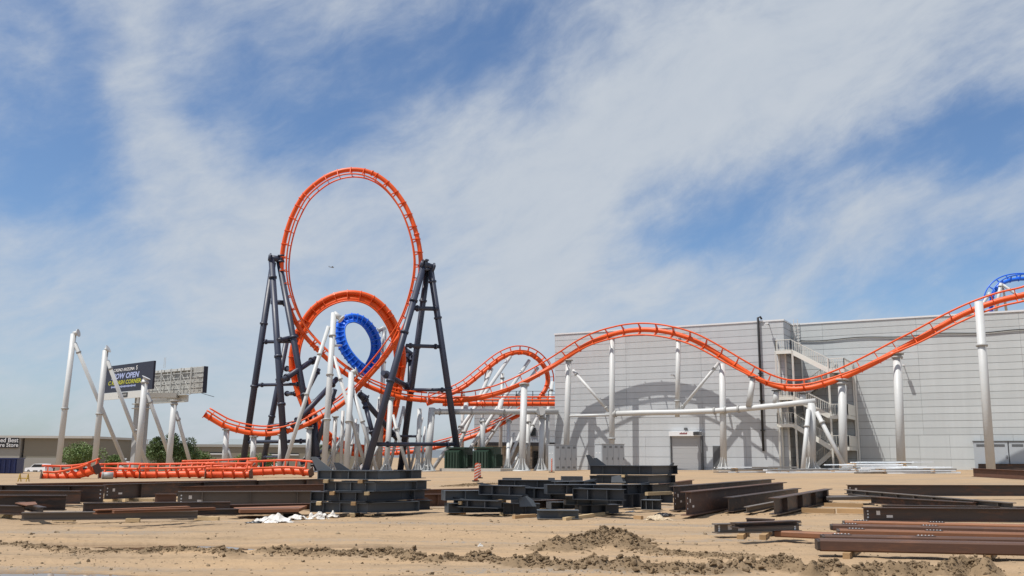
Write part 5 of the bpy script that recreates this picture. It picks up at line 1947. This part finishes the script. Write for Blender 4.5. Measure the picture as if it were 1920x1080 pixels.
# ------------------------------------------------------------------ sheets and scraps
def crumple(name, label, px, py, rx, ry, h, material, seed, cat="plastic sheet", group=None):
    c = PG(px, py)
    n = 23
    vs, fs = [], []
    for j in range(n):
        for i in range(n):
            u, v = i / (n - 1) * 2 - 1, j / (n - 1) * 2 - 1
            x = u * rx * (1 + .05 * (random.random() - .5))
            y = v * ry * (1 + .05 * (random.random() - .5))
            r2 = min(1.0, math.hypot(u, v))
            e = float(fbm(np.array([u * 1.7 + seed]), np.array([v * 1.5]), 3, seed, .5)[0])
            z = h * (1 - r2 ** 2) * (.22 + 1.6 * abs(e - .45) * 2) * .62 + .012 + random.random() * .012
            k = 1.0 if r2 < .8 else .88
            vs.append((c.x + x * k, c.y + y * k, c.z + z))
    for j in range(n - 1):
        for i in range(n - 1):
            u, v = (i + .5) / (n - 1) * 2 - 1, (j + .5) / (n - 1) * 2 - 1
            if math.hypot(u, v) > 1.02 + .25 * math.sin(seed + 5 * math.atan2(v, u)):
                continue
            a = j * n + i
            fs.append((a, a + 1, a + n + 1, a + n))
    m = MB()
    m.add(vs, fs, False)
    o = m.build(name, material, None, c)
    tag(o, label, cat, group)
    md = o.modifiers.new("thickness", 'SOLIDIFY')
    md.thickness = .006
    return o


SHG = "crumpled sheets on the sand"
crumple("plastic_sheet", "crumpled off-white plastic sheet in front of the black stack", 512, 980, .58, .36, .34, TARPW, 3, group=SHG)
crumple("plastic_sheet", "small white sheet right of the big crumpled one", 557, 974, .30, .22, .24, TARPW, 8, group=SHG)
crumple("plastic_sheet", "white sheet standing up at the black stack's foot", 597, 974, .32, .2, .34, TARPW, 14, group=SHG)
crumple("plastic_sheet", "small pale sheet scrap at the right of the white sheets", 624, 970, .20, .15, .2, TARPW, 25, group=SHG)
crumple("plastic_sheet", "black plastic sheet among the white ones", 545, 969, .42, .2, .2, TARPB, 31, group=SHG)
crumple("plastic_sheet", "black plastic scrap left of the white sheets", 474, 982, .22, .12, .1, TARPB, 37, group=SHG)
crumple("paper_scrap", "tan torn paper scrap left of the oblique beams", 1235, 976, .42, .24, .16, CARDB, 41, cat="scrap", group="scraps by the oblique beams")
crumple("plastic_sheet", "black scrap lying on the tan paper", 1245, 968, .34, .18, .2, TARPB, 47, group="scraps by the oblique beams")
crumple("plastic_sheet", "small white scrap by the upright dark girder", 1182, 961, .17, .1, .07, TARPW, 52, group="scraps by the oblique beams")
crumple("paper_cup_litter", "small white piece of litter alone on the sand", 901, 1026, .06, .05, .1, TARPW, 57, cat="litter")
m = MB()
p = PG(194, 898)
m.cyl(p + Vector((-.1, 0, .24)), p + Vector((.55, .3, .24)), .24, None, 18)
m.cyl(p + Vector((-.14, -.02, .24)), p + Vector((-.08, .01, .24)), .27, None, 18)
tag(m.build("steel_drum", FLANGE, None, p), "grey drum end lying before the track pieces", "drum")

# ------------------------------------------------------------------ far left: shops, wall, cars, trees
YB = 205.0
zg = g(-80, YB) - .2
shop = empty("furniture_store", PX(60, YB), "tan shop building with black and white sign at the left edge", "building")


def fbox(parent, nm, pa, pb, ya, yb, Y, dep, material, z0=None):
    p0, p1 = P(pa, yb, Y), P(pb, ya, Y)
    if z0 is not None:
        p0.z = z0
    m = MB()
    m.obox(((p0.x + p1.x) / 2, Y + dep / 2, (p0.z + p1.z) / 2), ((p1.x - p0.x) / 2, 0, 0), (0, dep / 2, 0), (0, 0, (p1.z - p0.z) / 2))
    return m.build(nm, material, parent)


fbox(shop, "wall", -160, 40, 819, 890, YB, 22, TANL, zg)
fbox(shop, "wall", 40.05, 172, 820.5, 890, YB + .5, 22, TAN, zg)
fbox(shop, "wall_base", 36, 172.5, 859, 890, YB + .2, .3, TANL, zg)
fbox(shop, "roof_cap", -160, 173, 817.6, 820, YB - .3, 23, CONC)
sg = fbox(shop, "sign_board", -120, 34.5, 821, 839, YB - .35, .3, SIGNB)
po = P(34, 829.2, YB - .4)
t1 = text_obj("sign_text", "ed Best", SIGNW, sg, Vector((po.x, YB - .37, po.z)), (1, 0, 0), (0, 0, 1), 1.30, align='RIGHT', offset=.012)
po = P(34, 837.8, YB - .4)
t2 = text_obj("sign_text", "ure Store", SIGNW, sg, Vector((po.x, YB - .37, po.z)), (1, 0, 0), (0, 0, 1), 1.18, align='RIGHT', offset=.012)

YL = 232.0
zg2 = g(-70, YL) - .3
row = empty("shop_row_building", PX(340, YL), "long low tan shop row with white stripe behind the trees", "building")
fbox(row, "wall", 172.5, 668, 836, 890, YL, 18, TAN, zg2)
fbox(row, "roof_cap", 172, 670, 834.6, 836.5, YL - .3, 19, TANL)
for a, b_, c_, d_, mm in ((196, 252, 845.6, 847.8, PIPEB), (196, 252, 848, 850.2, CAPW), (196, 252, 850.4, 852, PIPEB), (393, 420, 848, 850, PIPEB), (393, 420, 850.2, 852, CAPW), (505, 560, 850, 851.6, PIPEB), (505, 560, 852, 853.4, CAPW), (186, 205, 860, 874, JOINT), (392, 402, 862, 872, JOINT), (560, 572, 860, 872, JOINT)):
    fbox(row, "stripe" if d_ - c_ < 4 else "door", a, b_, c_, d_, YL - .12 - (.03 if mm is CAPW else 0), .1, mm)
hip = empty("hip_roof_building", PX(440, 262), "low building with grey hipped roof behind the low curve", "building")
fbox(hip, "wall", 372, 522, 837, 880, 262, 14, TANL, zg2 - .2)
m = MB()
q = [P(366, 838, 261), P(528, 838, 261), P(528, 838, 261), P(366, 838, 261)]
q[2] = q[2] + Vector((0, 16, 0))
q[3] = q[3] + Vector((0, 16, 0))
ap0, ap1 = P(434, 823, 269), P(452, 823, 269)
m.add(q + [ap0, ap1], [(0, 1, 5, 4), (1, 2, 5), (2, 3, 4, 5), (3, 0, 4), (3, 2, 1, 0)])
m.build("roof", ROOFG, hip)
far_b = empty("beige_building", PX(620, 280), "beige building glimpsed behind the white columns", "building")
fbox(far_b, "wall", 560, 690, 843, 880, 280, 12, TANL, zg2 - .3)
fbox(far_b, "roof", 555, 695, 840, 843.2, 279, 14, ROOFG)
# block wall along the lot
bw = empty("block_wall", PX(150, 128), "grey block wall behind the ground-laid track pieces", "wall")
pa_, pb_ = P(24, 886, 128), P(560, 886, 128)
x = pa_.x
nb_i = 0
while x < pb_.x:
    m = MB()
    zt_ = P(150, 884.5, 128).z
    gz_ = g(x, 128) - .4
    m.obox((x + 1.48, 128, (zt_ + gz_) / 2), (1.48, 0, 0), (0, .1, 0), (0, 0, (zt_ - gz_) / 2 + random.uniform(-.01, .01)))
    m.build("wall_section", CONCD, bw)
    m = MB()
    m.obox((x, 127.97, (zt_ + gz_) / 2 + .06), (.22, 0, 0), (0, .2, 0), (0, 0, (zt_ - gz_) / 2 + .1))
    m.build("pier", CONCD, bw)
    x += 3.0
# blue container
p = PX(-6, 96)
r = empty("dumpster", p, "dark blue steel dumpster at the left edge", "dumpster")
ex = Vector((1, .15, 0)).normalized()
ey = Vector((-.15, 1, 0)).normalized()
m = MB()
m.obox(p + Vector((0, 0, .75)) + ey * 1, ex * 1.85, ey * 1.0, Vector((0, 0, .72)))
bd = m.build("body", DUMPB, r)
for k in range(8):
    m = MB()
    m.obox(p + ex * (-1.7 + .485 * k) - ey * .06 + Vector((0, 0, .72)), ex * .05, ey * .05, Vector((0, 0, .66)))
    m.build("rib", DUMPB, bd)
m = MB()
m.obox(p + Vector((0, 0, 1.5)) + ey * 1, ex * 1.92, ey * 1.08, Vector((0, 0, .05)))
m.build("rim", DUMPB, r)
# small yellow frame
p = PG(44, 903)
r = empty("barrier_frame", p, "small yellow frame standing left of the track pieces", "frame")
for dx in (-.25, .25):
    for dy in (-.12, .12):
        m = MB()
        m.bar(p + Vector((dx + dy * .3, dy, 0)), p + Vector((dx, 0, .48)), .04, .04)
        m.build("leg", YELP, r)
m = MB()
m.bar(p + Vector((-.32, 0, .2)), p + Vector((.32, 0, .2)), .04, .06)
m.build("crossbar", YELP, r)


def car(label, px, Y, yaw, paint, L=4.6, H=1.62, Wd=1.8, van=False, z=None):
    p = PX(px, Y)
    if z is not None:
        p.z = z
    r = empty("parked_car", p, label, "car", "cars parked beyond the site")
    t = Vector((math.cos(yaw), math.sin(yaw), 0))
    s = Vector((-math.sin(yaw), math.cos(yaw), 0))
    up = Vector((0, 0, 1))
    if van:
        prof = [(-.5, .28), (.5, .28), (.5, .55), (.46, .62), (.36, .98), (.30, 1.0), (-.48, 1.0), (-.5, .6)]
        win = [(.34, .62), (.43, .62), (.35, .93), (.22, .93), (.20, .62)]
    else:
        prof = [(-.5, .20), (.5, .20), (.5, .46), (.47, .56), (.24, .62), (.08, .97), (-.05, 1.0), (-.36, .98), (-.48, .66), (-.5, .5)]
        win = [(.20, .63), (.06, .94), (-.33, .94), (-.43, .66)]
    m = MB()
    m.prism([(a * L, b * H) for a, b in prof], p, t, up, s, Wd)
    bd = m.build("body", paint, r)
    for sg_ in (-1, 1):
        m = MB()
        m.prism([(a * L, b * H) for a, b in win], p + s * sg_ * (Wd / 2 + .004), t, up, s, .012)
        m.build("side_window", GLASS, bd)
    (a0, b0), (a1, b1) = ((.245, .64), (.09, .95)) if not van else ((.45, .64), (.37, .95))
    m = MB()
    c0, c1 = p + t * a0 * L + up * b0 * H, p + t * a1 * L + up * b1 * H
    n_ = (c1 - c0).cross(s).normalized()
    m.obox((c0 + c1) / 2 + n_ * .0, (c1 - c0) / 2 * .92, s * Wd * .44, n_ * .02)
    m.build("windscreen", GLASS, bd)
    m = MB()
    m.obox(p + t * (-.425 * L) + up * .81 * H, t * .055 * L, s * Wd * .40, up * .10 * H)
    m.build("rear_window", GLASS, bd)
    for a in (-.31, .31):
        for sg_ in (-1, 1):
            c = p + t * a * L + s * sg_ * (Wd / 2 - .1) + up * .33
            m = MB()
            m.cyl(c - s * .11, c + s * .11, .33, None, 18)
            wh = m.build("tyre", TYRE, r)
            m = MB()
            m.cyl(c + s * sg_ * .105, c + s * sg_ * .12, .2, None, 12)
            m.build("rim", RIM, wh)
    for sg_ in (-1, 1):
        m = MB()
        m.obox(p + t * (.485 * L) + s * sg_ * Wd * .36 + up * .5 * H, t * .03, s * .2, up * .07)
        m.build("headlight", CAPW, bd)
        m = MB()
        m.obox(p + t * (-.492 * L) + s * sg_ * Wd * .40 + up * .58 * H, t * .025, s * .14, up * .1)
        m.build("tail_light", BARRO, bd)


zc = P(70, 887.5, 170).z
car("white SUV parked beyond the block wall at left".replace("SUV", "estate car"), 73, 170, math.radians(160), CARW, 4.7, 1.7, z=zc)
car("white car roof just right of the white estate car", 158, 172, math.radians(175), CARW, 4.5, 1.45, z=P(158, 891, 172).z)
car("dark car in the lot behind the first track piece", 112, 174, math.radians(20), CARD, 4.5, 1.5, z=P(112, 892, 174).z)
car("white van beside the billboard pylon", 236, 168, math.radians(100), CARW, 5.2, 2.3, van=True, z=P(232, 890, 168).z)
car("white van behind the low curve's columns", 506, 175, math.radians(160), CARW, 5.0, 2.1, van=True, z=P(506, 886, 175).z)
car("white car behind the white columns below the corkscrew", 592, 178, math.radians(10), CARW, 4.6, 1.5, z=P(590, 885, 178).z)
car("white pickup-sized car behind the right dark tower", 700, 180, math.radians(5), CARW, 5.0, 1.7, z=P(700, 884, 180).z)


def tree(label, px, Y, wpx, top_py, bot_py, material, n=9000, seed=1, name="mesquite_tree"):
    rnd = np.random.default_rng(seed)
    b = PX(px, Y)
    k = Y / F_PX
    Wd = wpx * k * 1.14
    ztop = P(px, top_py, Y).z
    zbot = P(px, bot_py, Y).z
    Hc = ztop - zbot
    r = empty(name, b, label, "tree", "trees beyond the site")
    m = MB()
    nl = 5
    cz = zbot + Hc * .45
    tips = []
    fork = Vector((b.x, b.y, b.z + max(.5, (zbot - b.z) * .7)))
    m.tube([b - Vector((0, 0, .2)), fork], [.17, .13], 8)
    for i in range(nl):
        a = 2 * math.pi * i / nl + rnd.uniform(0, .8)
        e = Vector((b.x + math.cos(a) * Wd * .28, b.y + math.sin(a) * Wd * .28, cz + rnd.uniform(-.1, .25) * Hc))
        mdp = fork.lerp(e, .5) + Vector((rnd.uniform(-.15, .15), rnd.uniform(-.15, .15), .15))
        m.tube([fork - Vector((0, 0, .05)), mdp, e], [.10, .07, .02], 6)
    m.build("trunk", BARK, r)
    nc = 34
    cc, rad = [], []
    for i in range(nc):
        while True:
            q = rnd.uniform(-1, 1, 3)
            if .25 < np.linalg.norm(q) < 1:
                break
        q = q * np.array([.42 * Wd, .42 * Wd, .40 * Hc])
        if q[2] < 0:
            q[:2] *= 1.08
        cc.append(np.array([b.x, b.y, zbot + Hc * .47]) + q)
        rad.append(rnd.uniform(.12, .23) * min(Wd, Hc * 1.3))
    cc, rad = np.array(cc), np.array(rad)
    idx = rnd.integers(0, nc, n)
    dv = rnd.normal(size=(n, 3))
    dv /= np.linalg.norm(dv, axis=1)[:, None]
    pos = cc[idx] + dv * (rad[idx] * rnd.uniform(.35, 1.05, n) ** .6)[:, None] * np.array([1, 1, .8])
    pos[:, 2] = np.maximum(pos[:, 2], zbot + rnd.uniform(0, .3, n))
    sl = rnd.uniform(.08, .17, n)[:, None]
    t1_ = rnd.normal(size=(n, 3))
    t1_ /= np.linalg.norm(t1_, axis=1)[:, None]
    t2_ = np.cross(t1_, rnd.normal(size=(n, 3)))
    t2_ /= np.linalg.norm(t2_, axis=1)[:, None]
    V = np.stack([pos - t1_ * sl, pos + t2_ * sl * .55, pos + t1_ * sl, pos - t2_ * sl * .55], 1).reshape(-1, 3)
    Fc = np.arange(4 * n).reshape(-1, 4)
    me = bpy.data.meshes.new("crown")
    me.from_pydata((V - np.array(b)).tolist(), [], Fc.tolist())
    me.materials.append(material)
    o = bpy.data.objects.new("crown", me)
    COL.objects.link(o)
    o.parent = r


tree("light green rounded tree between the two tallest bare columns", 149, 150, 70, 828, 880, LEAF, 9000, 3)
tree("small low green tree left of the billboard pylon", 214, 155, 34, 853, 878, LEAF, 4000, 4)
tree("large dark green tree right of the billboard pylon", 324, 148, 92, 811, 880, LEAFD, 16000, 5)
tree("loose pale green bush right of the large dark tree", 376, 156, 40, 845, 880, LEAF, 4000, 6)
tree("thin green bush behind the first dark tower leg", 462, 160, 40, 845, 880, LEAF, 3500, 7)
tree("green bush behind the left dark tower's lower bars", 498, 165, 34, 848, 880, LEAF, 3000, 8)

# palm
b = PX(607, 215)
r = empty("palm_tree", b, "small palm in the distance behind the white columns", "tree", "trees beyond the site")
top = P(607, 835, 215)
m = MB()
m.tube([b, b.lerp(top, .5) + Vector((.15, 0, 0)), top], [.22, .18, .16], 8)
m.build("trunk", BARK, r)
for k in range(16):
    a = 2 * math.pi * k / 16 + random.random() * .3
    el = random.uniform(-.2, 1.0)
    dv = Vector((math.cos(a), math.sin(a), 0))
    m = MB()
    pts = [top + dv * (1.9 * t) * math.cos(el * .6) + Vector((0, 0, math.sin(el) * 1.9 * t - 1.5 * t * t)) for t in (0, .3, .6, .85, 1)]
    sdv = dv.cross(Vector((0, 0, 1)))
    wd_ = [.05, .3, .34, .22, .02]
    vs, fs = [], []
    for p, w_ in zip(pts, wd_):
        vs += [p + sdv * w_ - Vector((0, 0, w_ * .5)), p, p - sdv * w_ - Vector((0, 0, w_ * .5))]
    for i in range(4):
        a_ = 3 * i
        fs += [(a_, a_ + 1, a_ + 4, a_ + 3), (a_ + 1, a_ + 2, a_ + 5, a_ + 4)]
    m.add(vs, fs)
    m.build("frond", PALMF, r)
# utility poles
for px, Y, tp, lb in ((277, 240, 824, "thin utility pole on the shop roofline by the pylon"), (589, 300, 748, "tall thin light pole seen between the dark legs")):
    b = PX(px, Y)
    t_ = P(px, tp, Y)
    r = empty("utility_pole", b, lb, "pole")
    m = MB()
    m.cyl(b, t_, .14, .10, 8)
    m.build("pole", WOODP, r)
    m = MB()
    m.bar(t_ - Vector((.9, 0, .1)), t_ + Vector((.9, 0, -.1)), .1, .1)
    m.build("crossarm", WOODP, r)

# ------------------------------------------------------------------ billboard
TLz, BLz = 14.55, 10.62
A0 = P(194, 712, 140.0)
A1 = P(287, 703, 130.0)
A0 = Vector((A0.x, A0.y, 0))
A1 = Vector((A1.x, A1.y, 0))
bb = empty("billboard", PX(258, 139), "two-sided billboard on a grey pylon with dark advert face", "billboard")
e = (A1 - A0).normalized()
nrm = Vector((e.y, -e.x, 0))
if nrm.y > 0:
    nrm = -nrm


def bq(t, z, out=0.0):
    v = A0.lerp(A1, t) + nrm * out
    v.z = z
    return v


Lb = (A1 - A0).length
m = MB()
m.obox(bq(.5, (TLz + BLz) / 2, -.15), e * Lb / 2, nrm * .15, Vector((0, 0, (TLz - BLz) / 2)))
face = m.build("advert_face", BBFACE, bb)
ez = (0, 0, 1)
ih = TLz - BLz
text_obj("advert_text", "CASINO ARIZONA", SIGNW, face, bq(.21, BLz + ih * .755, .012), e, ez, .62, width=Lb * .42)
text_obj("advert_text", "S", SIGNW, face, bq(.665, BLz + ih * .755, .012), e, ez, .85, offset=.01)
text_obj("advert_text", "NOW OPEN", BBTXT, face, bq(.17, BLz + ih * .485, .012), e, ez, 1.08, shear=.2, offset=.03, width=Lb * .56)
text_obj("advert_text", "C K CASH CORNER", BBYEL, face, bq(.11, BLz + ih * .275, .012), e, ez, .80, shear=.18, offset=.02, width=Lb * .66)
for k in range(22):
    m = MB()
    t = .19 + .50 * k / 22
    m.obox(bq(t, BLz + ih * .185, .006), e * Lb * .0085, nrm * .006, Vector((0, 0, .10 + .04 * (k % 3 == 0))))
    m.build("small_print", BBTXT, face)
# back face of the second side
B0, B1 = P(281, 712, 147.0), P(383, 712, 138.0)
B0, B1 = Vector((B0.x, B0.y, 0)), Vector((B1.x, B1.y, 0))
f = (B1 - B0).normalized()
nb2 = Vector((f.y, -f.x, 0))
if nb2.y > 0:
    nb2 = -nb2
Lf = (B1 - B0).length


def bk(t, z, out=0.0):
    v = B0.lerp(B1, t) + nb2 * out
    v.z = z
    return v


for i in range(7):
    m = MB()
    m.obox(bk((i + .5) / 7, (TLz + BLz) / 2, 0), f * (Lf / 14 - .02), nb2 * .04, Vector((0, 0, ih / 2)))
    m.build("back_sheet", BBG, bb)
m = MB()
m.obox(bk(1.0, (TLz + BLz) / 2, -.1) + f * .1, f * .1, nb2 * .3, Vector((0, 0, ih / 2)))
m.build("edge_trim", BBFACE, bb)
for t in (.05, .28, .46, .64, .82):
    m = MB()
    m.bar(bk(t, BLz - .2, .55), bk(t, TLz, .55), .16, .16)
    m.build("upright", BBW, bb)
for z in (.02, .22, .42, .62, .80, .98):
    m = MB()
    m.bar(bk(0, BLz + ih * z, .4), bk(1, BLz + ih * z, .4), .07, .07)
    m.build("stringer", BBW, bb)
for t0, t1_ in ((.28, .46), (.46, .64), (.64, .82), (.05, .28)):
    m = MB()
    m.bar(bk(t0, BLz + .1, .48), bk(t1_, BLz + ih * .8, .48), .05, .05)
    m.bar(bk(t0, BLz + ih * .8, .50), bk(t1_, BLz + .1, .50), .05, .05)
    m.build("cross_brace", BBW, bb)
m = MB()
for t in (.895, .935):
    m.bar(bk(t, BLz - .1, .7), bk(t, TLz, .7), .05, .05)
for k in range(14):
    m.bar(bk(.895, BLz + ih * k / 14, .7), bk(.935, BLz + ih * k / 14, .7), .035, .035)
m.build("ladder", BBW, bb)
for i in range(6):
    m = MB()
    m.bar(bk(.12 * i + .1, TLz - .25, .3), bk(.12 * i + .2, TLz - .25, .3), .5, .35)
    m.build("top_panel", BBW, bb)
# catwalk and skirt
p0, p1 = bq(.04, 0, .3), bq(.98, 0, .3)
m = MB()
m.obox((p0 + p1) / 2 + Vector((0, 0, BLz - .62)), e * (p1 - p0).length / 2, nrm * .12, Vector((0, 0, .48)))
sk_ = m.build("skirt", BBW, bb)
lg = sk_
m = MB()
m.obox(bq(.50, BLz - .55, .45), e * 1.35, nrm * .03, Vector((0, 0, .32)))
pl_ = m.build("maker_plate", SIGNB, lg)
text_obj("maker_mark", "S", SIGNW, pl_, bq(.425, BLz - .78, .485), e, ez, .62, offset=.02)
for k in range(5):
    m = MB()
    m.obox(bq(.485 + .02 * k, BLz - .55, .485), e * .09, nrm * .005, Vector((0, 0, .13)))
    m.build("maker_lettering", BBG, pl_)
q0, q1 = bk(-.05, 0, 1.0), bk(.84, 0, 1.0)
m = MB()
m.obox((q0 + q1) / 2 + Vector((0, 0, BLz - .75)), f * (q1 - q0).length / 2, nb2 * .12, Vector((0, 0, .52)))
s2_ = m.build("skirt", BBW, bb)
m = MB()
m.obox((q0 + q1) / 2 - f * 1.2 + nb2 * .13 + Vector((0, 0, BLz - .6)), f * 2.4, nb2 * .02, Vector((0, 0, .14)))
m.build("light_trough", CAPW, s2_)
for z in (BLz - .25, BLz - 1.27):
    m = MB()
    m.bar(q0 + Vector((0, 0, z)) + nb2 * .3, q1 + Vector((0, 0, z)) + nb2 * .3, .5, .07)
    m.build("catwalk", BBW, bb)
m = MB()
m.cyl(bk(1, BLz - .05, .3), bk(1, BLz - .05, .3) + Vector((2.0, -.4, -.55)), .04, None, 6)
m.build("outrigger", PIPEB, bb)
m = MB()
for k in range(2):
    m.bar(bq(1.0, TLz - 1, -1.2) + f * (.5 + .35 * k), bq(1.0, TLz + .5, -1.2) + f * (.5 + .35 * k), .04, .04)
m.build("aerial", BBW, bb)
# pylon
pc = P(263, 752, 139)
pb0 = PX(255, 139)
pc = Vector((pb0.x - .05, 139.5, 0))
ang = math.radians(38)
pe, pf = Vector((math.cos(ang), math.sin(ang), 0)), Vector((-math.sin(ang), math.cos(ang), 0))
zt_ = BLz - .5
m = MB()
m.obox(Vector((pc.x, pc.y, (zt_ + pb0.z) / 2)), pe * .78, pf * 1.0, Vector((0, 0, (zt_ - pb0.z) / 2)))
py_ = m.build("pylon", PYLON, bb)
for z in (zt_ - 1.1, zt_ - 1.75):
    m = MB()
    m.obox(Vector((pc.x, pc.y, z)), pe * 1.08, pf * 1.3, Vector((0, 0, .06)))
    m.build("collar_band", BBW, py_)
m = MB()
m.obox(Vector((pc.x + 1.0, pc.y, zt_ + .2)), Vector((4.2, 0, 0)), Vector((0, .5, 0)), Vector((0, 0, .35)))
m.build("head_beam", BBG, bb)

# ------------------------------------------------------------------ small aeroplane in the sky
p = P(622, 501, 900)
r = empty("small_aeroplane", p, "tiny aeroplane in the sky inside the tall loop", "aeroplane")
t = Vector((.93, .3, -.06)).normalized()
s = t.cross(Vector((0, 0, 1))).normalized()
up = s.cross(t)
m = MB()
m.tube([p - t * 2.9, p - t * 2.2, p, p + t * 1.6, p + t * 2.3], [.1, .25, .5, .5, .12], 10)
m.build("fuselage", PLANEM, r)
m = MB()
m.obox(p + t * .5 + up * .35, t * .55, s * 3.4, up * .06)
m.build("wing", PLANEM, r)
m = MB()
m.obox(p - t * 2.6 + up * .1, t * .35, s * 1.2, up * .04)
tl = m.build("tailplane", PLANEM, r)
m = MB()
m.prism([(-.4, 0), (.4, 0), (-.1, 1.0), (-.5, 1.0)], p - t * 2.55, t, up, s, .06)
m.build("fin", PLANEM, tl)
